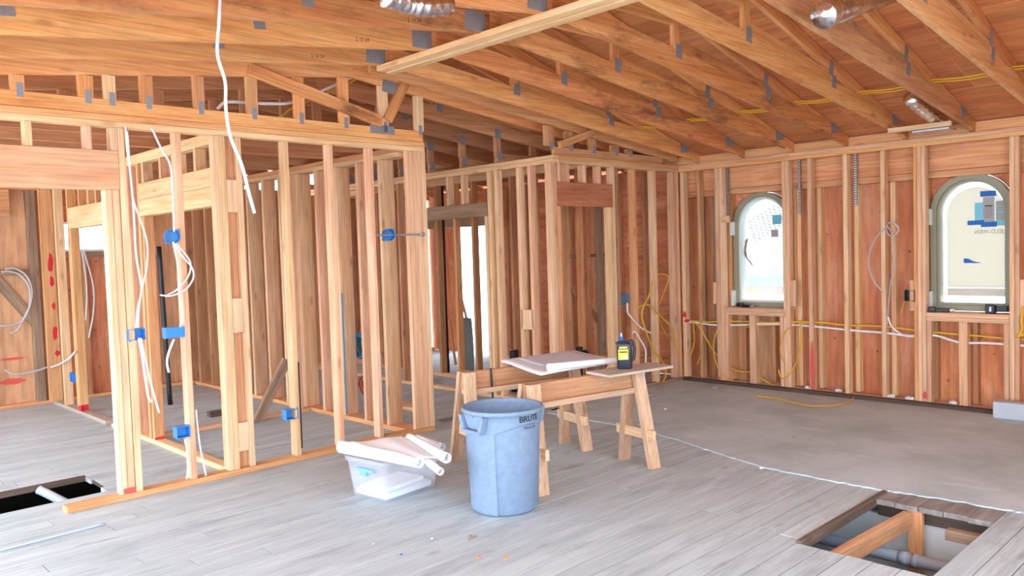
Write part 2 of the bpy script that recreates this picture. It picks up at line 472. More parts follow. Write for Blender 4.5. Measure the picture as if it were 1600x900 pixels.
# ================================================================== FRONT PARTITION
wf = struct('wall_front', 'open stud partition with wide header and double top plate', 'wall')
Y1, Y2 = 5.5, 5.5+SD
bar('bottom_plate', 1.42, 4.345, Y1-0.01, Y2+0.01, 0, 0.038, 'fir_orange', wf)
bar('top_plate', -0.5, 4.345, Y1, Y2, 2.42, 2.458, 'fir_yellow', wf)
bar('top_plate', -0.5, 4.345, Y1, Y2, 2.459, 2.5, 'fir_orange', wf)
bar('header', -0.5, 1.838, Y1, Y2, 2.02, 2.268, 'header_pink', wf)
bar('trimmer', 1.745, 1.787, Y1+0.005, Y2, 0.038, 2.019, 'fir', wf)
bar('trimmer', 1.79, 1.836, Y1+0.012, Y2, 0.038, 2.019, 'fir_pink', wf)
bar('king_stud', 1.84, 1.881, Y1, Y2, 0.038, 2.419, 'fir', wf)
for xl, xr in ((33, 50), (127, 143), (170, 183)):
    X = onY(xr, 205, Y1).x
    bar('cripple_stud', X-0.04, X, Y1, Y2, 2.27, 2.419, wd(), wf)
for xr, m in ((2.246, 'fir_pink'), (2.515, 'fir'), (2.556, 'fir_yellow'), (2.676, 'fir'), (3.05, 'fir_yellow'), (3.432, 'fir_pink'), (3.808, 'fir_pink')):
    bar('stud', xr-0.04, xr, Y1, Y2, 0.038, 2.419, m, wf)
for ya, yb in ((281, 332), (466, 520), (662, 707)):
    za, zb = onY(370, yb, Y1).z, onY(370, ya, Y1).z
    bar('block', 2.558, 2.634, Y1, Y1+0.038, za, zb, wd(), wf)
bar('stud', 2.558, 2.634, Y2-0.04, Y2, 0.038, 2.419, 'fir_brown', wf)
bar('stud', 4.14, 4.3, Y1+0.002, Y1+0.04, 0.038, 2.419, 'fir_pink', wf)
bar('stud', 4.302, 4.345, Y1-0.004, Y2, 0.038, 2.419, 'fir', wf)

# ================================================================== LEFT PARTITION (runs back from the front one)
wl = struct('wall_left', 'stud partition running back from the front wall with a doorway header', 'wall')
XA, XB = 2.5, 2.5+SD
def yb(name, y0, y1, z0, z1, m, p=wl, x0=XA, x1=XB): return bar(name, x0, x1, y0, y1, z0, z1, m, p)
yb('bottom_plate', Y2, 8.06, 0, 0.038, 'fir_yellow')
yb('top_plate', Y2, 9.97, 2.375, 2.413, 'fir_yellow')
yb('top_plate', Y2, 9.97, 2.414, 2.455, 'fir_yellow')
yb('stud', Y2+0.002, Y2+0.042, 0.038, 2.374, 'fir_yellow')
yb('header', Y2+0.044, 7.05, 2.072, 2.208, 'fir_yellow')
yb('header', Y2+0.044, 7.05, 1.932, 2.07, 'fir_yellow')
for y in (5.88, 6.24, 6.55, 6.93): yb('cripple_stud', y, y+0.038, 2.209, 2.374, wd())
for y, t in ((6.97, 1.931), (7.052, 2.374)): yb('stud', y, y+0.04, 0.038, t, 'fir_orange')
yb('stud', 7.3, 7.34, 0.038, 2.374, 'fir_pink'); yb('stud', 7.42, 7.46, 0.038, 2.374, 'fir_orange')
# doorway beyond and its far jamb
yb('bottom_plate', 8.23, 9.97, 0, 0.038, 'grey_board')
yb('header', 7.47, 9.04, 1.91, 2.12, 'fir_yellow')
for y in (7.9, 8.15, 8.38, 8.66): yb('cripple_stud', y, y+0.038, 2.121, 2.374, 'fir_orange')
yb('trimmer', 8.99, 9.03, 0.038, 1.909, 'fir_orange')
yb('stud', 9.043, 9.083, 0.038, 2.374, 'fir_orange'); yb('stud', 9.5, 9.54, 0.038, 2.374, 'fir_yellow')
bar('stud', 2.455, 2.585, 9.9, 9.94, 0.038, 2.374, 'fir_orange', wl)

# ================================================================== MIDDLE PARTITION (2x6, plumbing wall)
wm = struct('wall_middle', 'deep stud partition running back from the end of the front wall', 'wall')
MA, MB_ = 4.1, 4.25
def ym(name, y0, y1, z0, z1, m): return bar(name, MA, MB_, y0, y1, z0, z1, m, wm)
ym('bottom_plate', Y2+0.01, 9.98, 0, 0.038, 'fir_orange')
ym('top_plate', Y2, 9.98, 2.375, 2.413, 'fir_yellow'); ym('top_plate', Y2, 9.98, 2.414, 2.455, 'fir_orange')
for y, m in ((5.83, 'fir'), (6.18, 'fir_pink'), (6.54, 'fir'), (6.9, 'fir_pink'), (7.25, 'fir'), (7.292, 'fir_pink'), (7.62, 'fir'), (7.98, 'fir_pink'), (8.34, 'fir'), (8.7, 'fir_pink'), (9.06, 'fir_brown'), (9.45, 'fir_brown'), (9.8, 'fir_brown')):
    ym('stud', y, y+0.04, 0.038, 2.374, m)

# ================================================================== CROSS PARTITION between left and middle
wc = struct('wall_cross', 'low bottom plate and end studs of an unfinished cross partition', 'wall')
bar('bottom_plate', 2.6, 4.09, 7.17, 7.26, 0, 0.038, 'fir', wc)
bar('stud', 3.98, 4.02, 7.175, 7.255, 0.038, 2.37, 'fir_pink', wc)
bar('stud', 2.6, 2.64, 7.175, 7.255, 0.038, 2.37, 'fir_brown', wc)

# ================================================================== HALL PARTITION
wh = struct('wall_hall', 'stud partition beside the hall with a grey-brown door header', 'wall')
HA, HB = 5.7, 5.7+SD
def yh(name, y0, y1, z0, z1, m): return bar(name, HA, HB, y0, y1, z0, z1, m, wh)
yh('bottom_plate', 5.34, 6.3, 0, 0.038, 'fir'); yh('bottom_plate', 6.3, 9.98, 0, 0.036, 'fir')
yh('top_plate', 5.25, 9.98, 2.375, 2.411, 'fir_yellow'); yh('top_plate', 5.25, 9.98, 2.412, 2.45, 'fir_yellow')
hy0, hy1 = onX(760, 325, HA).y, onX(655, 340, HA).y
yh('header', hy0, hy1, 1.915, 2.06, 'brown_header')
for x in (697, 720): 
    y = onX(x, 300, HA).y; yh('cripple_stud', y-0.038, y, 2.061, 2.374, 'fir')
for x, m in ((765, 'fir_yellow'), (776, 'fir'), (811, 'fir'), (829, 'fir_pink')):
    y = onX(x, 300, HA).y; yh('stud', y, y+0.04, 0.038, 2.374, m)
yh('trimmer', hy0-0.003, hy0+0.037, 0.038, 1.914, 'fir')
bk = onX(812, 480, HA).y
bar('block', HA, HA+0.04, bk-0.19, bk-0.015, 0.75, 0.95, 'fir', wh)
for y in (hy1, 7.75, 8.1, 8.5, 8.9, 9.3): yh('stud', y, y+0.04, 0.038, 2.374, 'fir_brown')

# ================================================================== CLOSET PARTITION
wk = struct('wall_closet', 'stud partition with a short red-brown header beside the corner', 'wall')
K0, K1 = 5.25, 5.25+SD
def xk(name, x0, x1, z0, z1, m, y0=K0, y1=K1): return bar(name, x0, x1, y0, y1, z0, z1, m, wk)
xk('bottom_plate', 5.7, 7.79, 0, 0.038, 'old_wood')
xk('top_plate', 5.786, 7.79, 2.375, 2.411, 'fir_yellow'); xk('top_plate', 5.786, 7.79, 2.412, 2.45, 'fir_orange')
xk('stud', 5.66, 5.7, 0.038, 2.374, 'fir'); xk('stud', 5.702, 5.742, 0.038, 2.374, 'fir_pink', K0+0.002)
xk('trimmer', 5.745, 5.785, 0.038, 1.962, 'fir_orange')
xk('header', 5.745, 6.59, 1.963, 2.196, 'header_red', K0-0.004, K0+0.034)
for x in (5.8, 5.93, 6.18, 6.41): xk('cripple_stud', x-0.038, x, 2.197, 2.374, 'fir_pink')
xk('stud', 6.592, 6.632, 0.038, 2.374, 'fir'); xk('trimmer', 6.54, 6.588, 0.038, 1.962, 'fir_yellow')
for x, m in ((6.69, 'fir_brown'), (6.99, 'fir_orange'), (7.35, 'fir'), (7.715, 'fir_pink'), (7.785, 'fir_pink')):
    xk('stud', x-0.04, x, 0.038, 2.374, m)

for xa, xb, m in ((888, 892, 'fir_brown'), (903, 914, 'fir_orange'), (916, 924, 'fir_brown'), (936, 945, 'old_wood')):
    x0, x1 = onY(xa, 450, 5.9).x, onY(xb, 450, 5.9).x
    xk('inner_stud', x1-0.04, x1, 0.0, 2.44, m, 5.9, 5.985)
xk('inner_rail', onY(862, 400, 6.0).x, onY(945, 400, 6.0).x, onY(900, 403, 6.0).z, onY(900, 398, 6.0).z, 'old_wood', 5.99, 6.03)
beam('brace', onY(893, 450, 6.05), onY(942, 510, 6.05), 0.08, 0.038, 'fir_brown', wk, Vector((0, 0, 1)))

# ================================================================== RIGHT WALL with the arched windows
wr = struct('wall_right', 'plywood sheathed exterior wall with new and old studs', 'wall')
RX = 7.8
def yr(name, y0, y1, z0, z1, m, x0=RX, x1=RX+SD): return bar(name, x0, x1, y0, y1, z0, z1, m, wr)
yr('bottom_plate', -0.9, 5.34, 0.0, 0.04, 'grey_board', RX-0.02)
bar('sill_strip', 7.71, 7.778, -0.9, 5.2, 0.0, 0.045, 'dark_sill', wr)
yr('top_plate', -0.9, 5.34, 2.375, 2.411, 'fir_orange'); yr('top_plate', -0.9, 5.34, 2.412, 2.45, 'fir_pink')
for y0, y1, m in ((4.698, 4.738, 'fir'), (4.74, 4.796, 'fir_pink'), (3.93, 3.968, 'fir_pink'), (3.97, 4.006, 'fir'), (3.693, 3.735, 'fir_pink'), (3.332, 3.374, 'fir'), (2.979, 3.017, 'fir'),
                  (2.622, 2.655, 'fir'), (2.657, 2.692, 'fir_pink'), (2.694, 2.725, 'fir_orange'), (1.916, 1.954, 'fir'), (1.88, 1.914, 'fir_pink'), (1.52, 1.56, 'fir'), (1.15, 1.19, 'fir')):
    yr('stud', y0, y1, 0.04, 2.374, m)
yr('stud', 5.19, 5.24, 0.04, 2.374, 'fir'); yr('stud', 5.0, 5.04, 0.04, 2.374, 'fir_brown', RX+0.03, RX+0.11)
# sills and trimmers
for a, b, s in ((4.008, 4.696, 0.85), (1.956, 2.62, 0.865)):
    yr('sill_plate', a, b, s-0.038, s, 'fir_pink', RX-0.004, RX+0.2); yr('sill_plate', a, b, s-0.078, s-0.039, 'fir_pink')
    yr('trimmer', b-0.042, b-0.002, 0.04, s-0.079, 'fir_pink'); yr('trimmer', a+0.002, a+0.042, 0.04, s-0.079, 'fir_pink')
yr('cripple_stud', 4.33, 4.404, 0.04, 0.771, 'fir_pink'); yr('cripple_stud', 2.28, 2.351, 0.04, 0.786, 'fir_pink')
for y0, y1, za, zb in ((4.8, 4.838, 0.884, 1.125), (3.87, 3.928, 0.882, 1.151), (2.727, 2.765, 0.873, 1.157), (1.84, 1.878, 0.86, 1.167)):
    yr('block', y0, y1, za, zb, 'fir_pink', RX, RX+0.045)
pb1, pb2 = onX(1129, 348, RX-0.02), onX(1139, 337, RX-0.02)
yr('block', pb1.y, pb2.y, pb1.z, pb2.z, 'fir_yellow', RX-0.045, RX-0.002)
# rim beam and older studs on the sheathing
bar('rim_beam', 7.925, 7.96, -0.9, 5.3, 2.15, 2.43, 'beam_wood', wr)
bar('old_plate', 7.94, 8.035, -0.9, 5.3, 2.085, 2.148, 'fir_brown', wr)
bar('old_top_plate', 7.9, 8.035, -0.9, 5.3, 2.432, 2.47, 'fir_brown', wr)
for y, m in ((5.08, 'old_wood'), (4.9, 'old_wood'), (3.9, 'fir_yellow'), (3.685, 'fir_yellow'), (3.31, 'fir_yellow'), (2.962, 'fir_yellow'), (1.55, 'fir_yellow')):
    bar('old_stud', 7.95, 8.035, y-0.022, y+0.022, 0.04, 2.084, m, wr)
for y, t in ((4.55, 0.77), (4.2, 0.77), (2.595, 0.78), (2.26, 0.78)):
    bar('old_stud', 7.95, 8.035, y-0.02, y+0.02, 0.04, t, 'fir_brown', wr)
for y in (4.705, 2.67): bar('old_stud', 7.93, 8.035, y-0.03, y+0.03, 0.04, 2.084, 'fir_orange', wr)
for y in (3.935,): bar('old_stud', 7.93, 8.035, y-0.015, y+0.015, 0.04, 2.084, 'fir_orange', wr)
WIN = ((4.32, 0.345, 0.85, 1.745), (2.295, 0.34, 0.872, 1.768))    # centre, half width, sill, spring line
SX0, SX1 = 8.036, 8.05
bar('sheathing_panel', SX0, SX1, 4.667, 5.35, 0, 2.47, 'wall_ply', wr, 0.001)
bar('sheathing_panel', SX0, SX1, 3.073, 3.973, 0, 2.47, 'wall_ply', wr, 0.001)
bar('sheathing_panel', SX0, SX1, 2.637, 3.07, 0, 2.47, 'wall_ply', wr, 0.001)
bar('sheathing_panel', SX0, SX1, 0.9, 1.953, 0, 2.47, 'wall_ply', wr, 0.001)
bar('sheathing_panel', SX0, SX1, -0.9, 0.897, 0, 2.47, 'wall_ply', wr, 0.001)
for i, (c, h, s, sp) in enumerate(WIN):
    bar('sheathing_panel', SX0, SX1, c-h, c+h, 0, s-0.01, 'wall_ply_tan' if i == 0 else 'wall_ply', wr, 0.001)
    arc = [(c+h*math.cos(math.pi*k/32), sp+h*math.sin(math.pi*k/32)) for k in range(33)]
    prism('sheathing_panel', [(c+h, 2.47)]+arc+[(c-h, 2.47)], 'X', SX0, SX1, 'wall_ply', wr)

# ------------------------------------------------------------------ arched windows
def arch(c, h, z0, sp, n=32):
    return [(c+h, z0)]+[(c+h*math.cos(math.pi*k/n), sp+h*math.sin(math.pi*k/n)) for k in range(n+1)]+[(c-h, z0)]
def arch_ring(name, c, h, z0, sp, wdt, x0, x1, mat, parent, bottom=True):
    o = arch(c, h, z0, sp); i = arch(c, h-wdt, z0+wdt, sp)
    n = len(o); vs = []
    for x in (x0, x1):
        vs += [(x, u, v) for u, v in o]+[(x, u, v) for u, v in i]
    fs = []
    for k in range(n):
        j = (k+1) % n
        fs += [[k, j, n+j, n+k], [2*n+k, 3*n+k, 3*n+j, 2*n+j], [k, 2*n+k, 2*n+j, j], [n+k, n+j, 3*n+j, 3*n+k]]
    return mesh_obj(name, vs, fs, mat, parent)
for i, (c, h, s, sp) in enumerate(WIN):
    wn = struct('window_%d' % (i+1), ['arched window covered outside with plastic film', 'arched window boarded outside with blue tape and sheets on glass'][i], 'window')
    arch_ring('frame', c, h-0.004, s+0.002, sp, 0.05, 7.95, 8.1, 'frame_olive', wn)
    sash = arch_ring('sash', c, h-0.055, s+0.053, sp, 0.022, 7.975, 8.08, 'frame_light' if i == 0 else 'frame_olive', wn)
    a = arch(c, h-0.078, s+0.076, sp)
    prism('pane', a, 'X', 8.03, 8.034, 'glass', sash)
    bar('clip', 7.9, 7.95, c+h-0.03, c+h+0.01, sp-0.11, sp+0.04, 'frame_light', wn)
    bar('clip', 7.9, 7.95, c+h-0.03, c+h+0.01, s+0.01, s+0.18, 'frame_light', wn)
    if i == 1:
        prism('cover_board', arch(c, h-0.1, s+0.205, sp-0.02), 'X', 8.10, 8.112, 'board_white', wn)
        bar('cover_rail', 8.10, 8.112, c-h+0.1, c+h-0.1, s+0.13, s+0.2, 'grey_board', wn)
        def stick(name, xa, xb, ya, yb_, mat, dx=0.0, ang=0):
            p, q = onX(xa, ya, 8.026), onX(xb, yb_, 8.026)
            return bar(name, 8.024-dx, 8.026-dx, p.y, q.y, q.z, p.z, mat, wn, 0.0004)
        stick('label_sheet', 1523, 1537, 317, 345, 'sticker_cyan'); stick('label_sheet', 1556, 1573, 314, 352, 'sticker_cyan')
        stick('photo_sheet', 1557, 1572, 315, 330, 'sticker_grey', 0.002); stick('photo_sheet', 1557, 1572, 333, 343, 'sticker_grey', 0.002)
        stick('notice_sheet', 1536, 1554, 308, 346, 'sticker_grey', 0.003)
        for k in range(7): stick('print_line', 1539, 1551, 321+k*3, 322+k*3, 'black_print' if k == 0 else 'stone_grey', 0.0045)
        stick('tape', 1532, 1557, 299, 306, 'blue_tape', 0.006); stick('tape', 1512, 1538, 345, 351, 'blue_tape', 0.006)
        stick('tape', 1533, 1558, 347, 354, 'blue_tape', 0.007)
        p = [onX(x, y, 8.025) for x, y in ((1506, 411), (1506, 404), (1513, 404), (1520, 408), (1534, 411))]
        prism('tape', [(q.y, q.z) for q in p], 'X', 8.022, 8.025, 'blue_tape', wn)
        tm = text_mesh('JELD-WEN', 0.05); tm.materials.append(MATS['stone_grey'])
        q = onX(1545, 362, 8.022)
        place('lettering', tm, wn, frame(Vector((0, 1, 0)), Vector((0, 0, 1)), Vector((1, 0, 0)), q))
    else:
        # loose plastic film, rippled
        vs, fs = [], []
        nu, nv = 24, 30
        for v in range(nv+1):
            for u in range(nu+1):
                yy = c-h*0.98+2*h*0.98*u/nu; zz = s+0.2+(sp+h-s-0.22)*v/nv
                vs.append((8.16+0.02*math.sin(u*0.9+v*0.25)+0.01*math.sin(v*0.8-u*0.4), yy, zz))
        for v in range(nv):
            for u in range(nu):
                fs.append([v*(nu+1)+u, v*(nu+1)+u+1, (v+1)*(nu+1)+u+1, (v+1)*(nu+1)+u])
        mesh_obj('plastic_film', vs, fs, 'plastic_film', wn, True)
        bar('outer_rail', 8.3, 8.34, c-0.6, c+0.9, s+0.12, s+0.2, 'white_trim', wn)
        bar('outer_rail', 8.3, 8.34, c-0.6, c+0.9, s+0.27, s+0.31, 'pipe_grey', wn)
        for row in range(7):
            for k in range(8):
                x = 1168+k*6.2+row*1.5; y = 345-k*3.9+row*5
                if (x-1195)**2+(y-344)**2 > 29**2 and y < 340: continue
                if x > 1222: continue
                p = onX(x, y, 8.0)
                if p.y < c-h+0.1 or p.y > c+h-0.09: continue
                if math.hypot(p.y-c, max(0, p.z-sp)) > h-0.09: continue
                q = onX(x+3.4, y+2.6, 8.0)
                beam('print_dash', Vector((8.026, p.y, p.z)), Vector((8.026, q.y, q.z)), 0.01, 0.002, 'white_trim', wn)
        p = [onX(x, y, 8.025) for x, y in ((1165, 375), (1162, 395), (1165, 402), (1178, 418), (1174, 410), (1168, 403), (1166, 390), (1169, 372))]
        prism('tape_strip', [(q.y, q.z) for q in p], 'X', 8.021, 8.024, 'old_wood', wn)
        def stick1(name, xa, xb, ya, yb_, mat):
            p, q = onX(xa, ya, 8.024), onX(xb, yb_, 8.024)
            return bar(name, 8.022, 8.024, p.y, q.y, q.z, p.z, mat, wn, 0.0004)
        stick1('label_sheet', 1207, 1221, 336, 350, 'sticker_cyan'); stick1('photo_sheet', 1205, 1216, 359, 370, 'sticker_grey')

# ================================================================== BACK WALL
wb = struct('wall_back', 'plywood sheathed exterior wall behind the rooms', 'wall')
BY = 10.05
bar('bottom_plate', -0.5, 8.0, BY, BY+SD, 0, 0.038, 'fir_orange', wb)
bar('top_plate', -0.5, 8.0, BY, BY+SD, 2.375, 2.45, 'fir_brown', wb)
WB = (2.7, 3.4, 1.69, 2.03)
for k in range(23):
    x = -0.45+k*0.375
    if 1.0 < x < 2.6: continue
    if WB[0]-0.05 < x < WB[1]+0.05:
        bar('stud', x-0.02, x+0.02, BY, BY+SD, 0.038, 1.62, 'fir_brown', wb); continue
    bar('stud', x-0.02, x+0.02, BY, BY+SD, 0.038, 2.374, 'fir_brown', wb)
bar('stud', 2.37, 2.46, BY, BY+SD, 0.038, 2.374, 'old_wood', wb); bar('stud', 1.92, 1.96, BY, BY+SD, 0.038, 2.374, 'old_wood', wb)
beam('brace', onY(-30, 410, BY+0.07), onY(58, 508, BY+0.07), 0.11, 0.02, 'old_wood', wb, Vector((0, 0, 1)))
bar('fire_block', 1.96, 2.37, BY+0.01, BY+SD, onY(30, 430, BY).z, onY(30, 421, BY).z, 'old_wood', wb)
bar('header', -0.5, 2.2, BY-0.06, BY-0.002, 2.08, 2.37, 'fir_brown', wb)
bar('rough_sill', WB[0], WB[1], BY, BY+SD, 1.625, 1.685, 'old_wood', wb)
bar('stud', WB[0]-0.05, WB[0]-0.01, BY, BY+SD, 0.038, 2.374, 'fir', wb); bar('stud', WB[1]+0.01, WB[1]+0.05, BY, BY+SD, 0.038, 2.374, 'fir', wb)
PX0 = BY+SD+0.002
for a, b in ((-0.5, 0.7), (0.703, 1.9), (1.903, WB[0]), (WB[1], 4.6), (4.603, 5.8), (5.803, 7.0), (7.003, 8.0)):
    bar('sheathing_panel', a, b, PX0, PX0+0.014, 0, 2.47, 'wall_ply_tan', wb, 0.001)
bar('sheathing_panel', WB[0]+0.002, WB[1]-0.002, PX0, PX0+0.014, 0, WB[2], 'wall_ply', wb, 0.001)
bar('sheathing_panel', WB[0]+0.002, WB[1]-0.002, PX0, PX0+0.014, WB[3], 2.47, 'wall_ply', wb, 0.001)
wn3 = struct('window_3', 'small bright window high in the back wall', 'window')
bar('frame', WB[0], WB[1], BY+0.03, BY+0.09, WB[2], WB[2]+0.025, 'white_trim', wn3); bar('frame', WB[0], WB[1], BY+0.03, BY+0.09, WB[3]-0.025, WB[3], 'white_trim', wn3)
bar('frame', WB[0], WB[0]+0.025, BY+0.03, BY+0.09, WB[2]+0.025, WB[3]-0.025, 'white_trim', wn3); bar('frame', WB[1]-0.025, WB[1], BY+0.03, BY+0.09, WB[2]+0.025, WB[3]-0.025, 'white_trim', wn3)
bar('pane', WB[0]+0.026, WB[1]-0.026, BY+0.058, BY+0.062, WB[2]+0.026, WB[3]-0.026, 'glass', wn3, 0.001)
# unseen wall added behind the camera to block daylight, leaving the left side open
wn_ = struct('light_blocker_wall', 'unseen plywood sheathed stud wall added behind the camera to block daylight', 'wall')
for k in range(10):
    x = 4.1+k*0.42
    bar('stud', x-0.02, x+0.02, -1.13, -1.13+SD, 0.0, 2.45, 'fir', wn_)
for a, b in ((4.0, 4.9), (4.903, 6.1), (6.103, 7.3), (7.303, 8.05)):
    bar('sheathing_panel', a, b, -1.146, -1.132, 0, 3.0, 'wall_ply_tan', wn_, 0.001)
# side wall of the back rooms (continues the right exterior wall)
ws = struct('wall_side', 'plywood sheathed exterior wall beyond the closet', 'wall')
for k in range(12):
    y = 5.45+k*0.4
    if 8.75 < y < 9.46: continue
    bar('stud', 7.95, 8.035, y, y+0.04, 0, 2.45, 'fir_brown', ws)
bar('sheathing_panel', SX0, SX1, 5.352, 8.78, 0, 2.47, 'wall_ply', ws, 0.001)
bar('sheathing_panel', SX0, SX1, 9.5, 10.15, 0, 2.47, 'wall_ply', ws, 0.001)
bar('sheathing_panel', SX0, SX1, 8.782, 9.498, 2.02, 2.47, 'wall_ply', ws, 0.001)
# inner wall beyond the hall doorway
wi = struct('wall_inner', 'second stud partition seen through the hall doorway', 'wall')
IX = 6.32
bar('bottom_plate', IX, IX+SD, 6.2, 9.9, 0, 0.038, 'fir', wi)
bar('top_plate', IX, IX+SD, 5.4, 9.9, 2.375, 2.45, 'fir_yellow', wi)
for x, m in ((686, 'fir_brown'), (714, 'fir_orange'), (742, 'fir_brown')):
    y = onX(x, 480, IX).y; bar('stud', IX, IX+SD, y-0.02, y+0.02, 0.038, 2.374, m, wi)
for y in (5.75, 6.15, 6.5, 8.3, 8.7, 9.1): bar('stud', IX, IX+SD, y-0.02, y+0.02, 0.038, 2.374, 'fir_brown', wi)
bar('header', 7.46, 7.54, 8.0, 9.6, 1.9, 2.1, 'brown_header', wi)

# ================================================================== ROOF
AP, ZB, SL = 3.65, 2.97, 0.118            # apex of the vault, underside there, slope
TZ, TS = 3.568, 0.265                     # underside of top chord at the apex, slope
XE0, XE1 = -0.5, 7.8
def zb(x): return ZB-SL*abs(x-AP)
def zt(x): return TZ-TS*abs(x-AP)
CD, TD = 0.14, 0.095
def chord_mesh(name, x0, x1, zf, d, mat):
    key = (name, round(x0, 3), round(x1, 3), mat, d)
    if key in BOX: return BOX[key]
    L = math.hypot(x1-x0, zf(x1)-zf(x0))
    me = box_mesh(L, d, 0.038, mat); BOX[key] = me
    return me
def tbeam(name, xa, za, xb, zb_, w_, y, mat, p):
    return beam(name, (xa, y, za), (xb, y, zb_), w_, 0.038, mat, p, Vector((0, 0, 1)))
def bchord(y, s, mat, p):
    xe = XE1-0.02 if s > 0 else XE0+0.02
    xc = AP+s*3.78
    key = ('bchord', s, mat)
    if key not in BOX:
        o = [(0, 0), (xe-AP, zb(xe)-ZB), (xe-AP, zt(xe)+TD-ZB-0.003), (xc-AP, zb(xc)+CD-ZB), (0, CD)]
        n = len(o); vs = [(u, 0.0, v) for u, v in o]+[(u, 0.038, v) for u, v in o]
        fs = [list(range(n)), list(range(n, 2*n))[::-1]]+[[i, n+i, n+(i+1) % n, (i+1) % n] for i in range(n)]
        me = bpy.data.meshes.new('chord'); me.from_pydata(vs, [], fs)
        bm = bmesh.new(); bm.from_mesh(me); bmesh.ops.recalc_face_normals(bm, faces=bm.faces); bm.to_mesh(me); bm.free()
        me.materials.append(MATS[mat]); BOX[key] = me
    return place('bottom_chord', BOX[key], p, Matrix.Translation((AP, y, ZB)))
def plate(p, x, z, w_, h_, y, ang=0.0):
    me = box_mesh(w_, h_, 0.003, 'steel_plate', 0.0005)
    e1 = Vector((math.cos(ang), 0, math.sin(ang))); e3 = Vector((0, -1, 0)); e2 = e3.cross(e1)
    return place('nail_plate', me, p, frame(e1, e2, e3, Vector((x, y, z))))
ORD = ['first', 'second', 'third', 'fourth', 'fifth', 'sixth', 'seventh', 'eighth', 'ninth', 'tenth', 'eleventh', 'twelfth']
def stamp(p, x, y, z, ang, body='2 10 24', size=0.035):
    key = ('stamp', body, size)
    if key not in BOX:
        BOX[key] = text_mesh(body, size); BOX[key].materials.append(MATS['black_print'])
    e1 = Vector((math.cos(ang), 0, math.sin(ang))); e3 = Vector((0, -1, 0)); e2 = e3.cross(e1)
    place('lettering', BOX[key], p, frame(e1, e2, e3, Vector((x, y, z))))
def scissor(y, label, m1, m2, flat=False, front_plates=True, grp='roof trusses of the vaulted room'):
    t = tag(empty('roof_truss', (AP, y, ZB)), label, 'roof truss', grp)
    yc = y+0.019; yp = y-0.0015
    c = CD/2
    # bottom chords (two, meeting at the apex)
    cr, cl = bchord(y, 1, m1, t), bchord(y, -1, m2, t)
    q = TD/2
    tbeam('top_chord', AP, zt(AP)+q, XE1+0.25, zt(XE1+0.25)+q, TD, yc, 'truss_wood', t)
    tbeam('top_chord', AP, zt(AP)+q, XE0-0.25, zt(XE0-0.25)+q, TD, yc, 'truss_wood', t)
    for s in (-1, 1):
        x1, x2 = AP+s*1.32, AP+s*2.62
        for x in (x1, x2):
            bar('web', x-0.04, x+0.04, y+0.001, y+0.037, zb(x)+CD, zt(x), 'truss_wood', t)
            plate(cr if s > 0 else cl, x+0.02*s, zb(x)+CD-0.01, 0.075, 0.1, yp, -s*SL)
        tbeam('web', x1+s*0.05, zb(x1)+CD+0.035, x2-s*0.04, zt(x2)-0.045, 0.075, yc, m1, t)
        tbeam('web', AP+s*0.05, zb(AP)+CD+0.05, x1-s*0.04, zt(x1)-0.05, 0.08, yc, 'truss_wood', t)
        plate(t, x2-s*0.02, zt(x2)+0.02, 0.07, 0.12, yp, -s*TS)
    bar('web', AP-0.04, AP+0.04, y+0.001, y+0.037, zb(AP)+CD, zt(AP), 'truss_wood', t)
    plate(cl, AP-0.13, zb(AP-0.13)+0.075, 0.17, 0.13, yp, SL*0)
    plate(cr, XE1-0.25, zb(XE1-0.25)+0.1, 0.16, 0.1, yp, SL)
    stamp(cl, AP-0.62, y-0.0012, zb(AP-0.62)+0.05, SL)
    return t
DY = 0.555
mats = [('truss_wood', 'truss_wood'), ('truss_stained', 'truss_wood'), ('truss_stained', 'truss_stained'), ('truss_stained', 'truss_wood'), ('truss_wood', 'truss_wood'), ('fir_brown', 'truss_wood'), ('fir_orange', 'truss_wood'), ('truss_wood', 'truss_wood')]
where = ['landing at the corner of the window wall', 'landing over the left arched window', 'landing right of the left arched window', 'landing between the arched windows',
         'landing just left of the right arched window', 'landing over the right arched window', 'landing right of the right arched window', 'nearest the camera']
for k in range(8):
    scissor(5.0-DY*k, 'vaulted-room scissor truss, %s from the far corner, %s' % (ORD[k], where[k]), mats[k][0], mats[k][1])
# stiffener boards nailed under the apex
st = tag(empty('ridge_brace', (AP, 3.0, ZB)), 'pair of pale boards nailed under the trusses along the apex', 'brace')
bar('board', AP-0.085, AP-0.005, 0.9, 5.06, ZB-0.045, ZB-0.004, 'fir_yellow', st)
bar('board', AP+0.005, AP+0.085, 0.9, 5.06, ZB-0.05, ZB-0.009, 'fir_yellow', st)
# girder truss on the front partition with flat chord and posts
def flat_truss(y, label, girder=False):
    t = tag(empty('flat_roof_truss', (AP, y, 2.5)), label, 'roof truss', 'roof trusses over the back rooms')
    yc = y+0.019; yp = y-0.0015; c = CD/2; z0 = 2.502 if girder else 2.457
    m = 'truss_wood' if girder else 'fir_brown'
    bchord(y, 1, m, t); bchord(y, -1, m, t)
    tbeam('top_chord', AP, zt(AP)+0.05, XE1+0.25, zt(XE1+0.25)+0.05, TD, yc, m, t)
    tbeam('top_chord', AP, zt(AP)+0.05, XE0-0.25, zt(XE0-0.25)+0.05, TD, yc, m, t)
    bar('flat_chord', XE0, 4.335, y, y+0.038, z0, z0+0.092, m, t)
    if not girder: bar('flat_chord', 5.72, 7.75, y, y+0.038, 2.453, 2.55, m, t)
    return t, yp, yc
g, gp, gc = flat_truss(5.505, 'girder truss standing on the front partition with short posts', True)
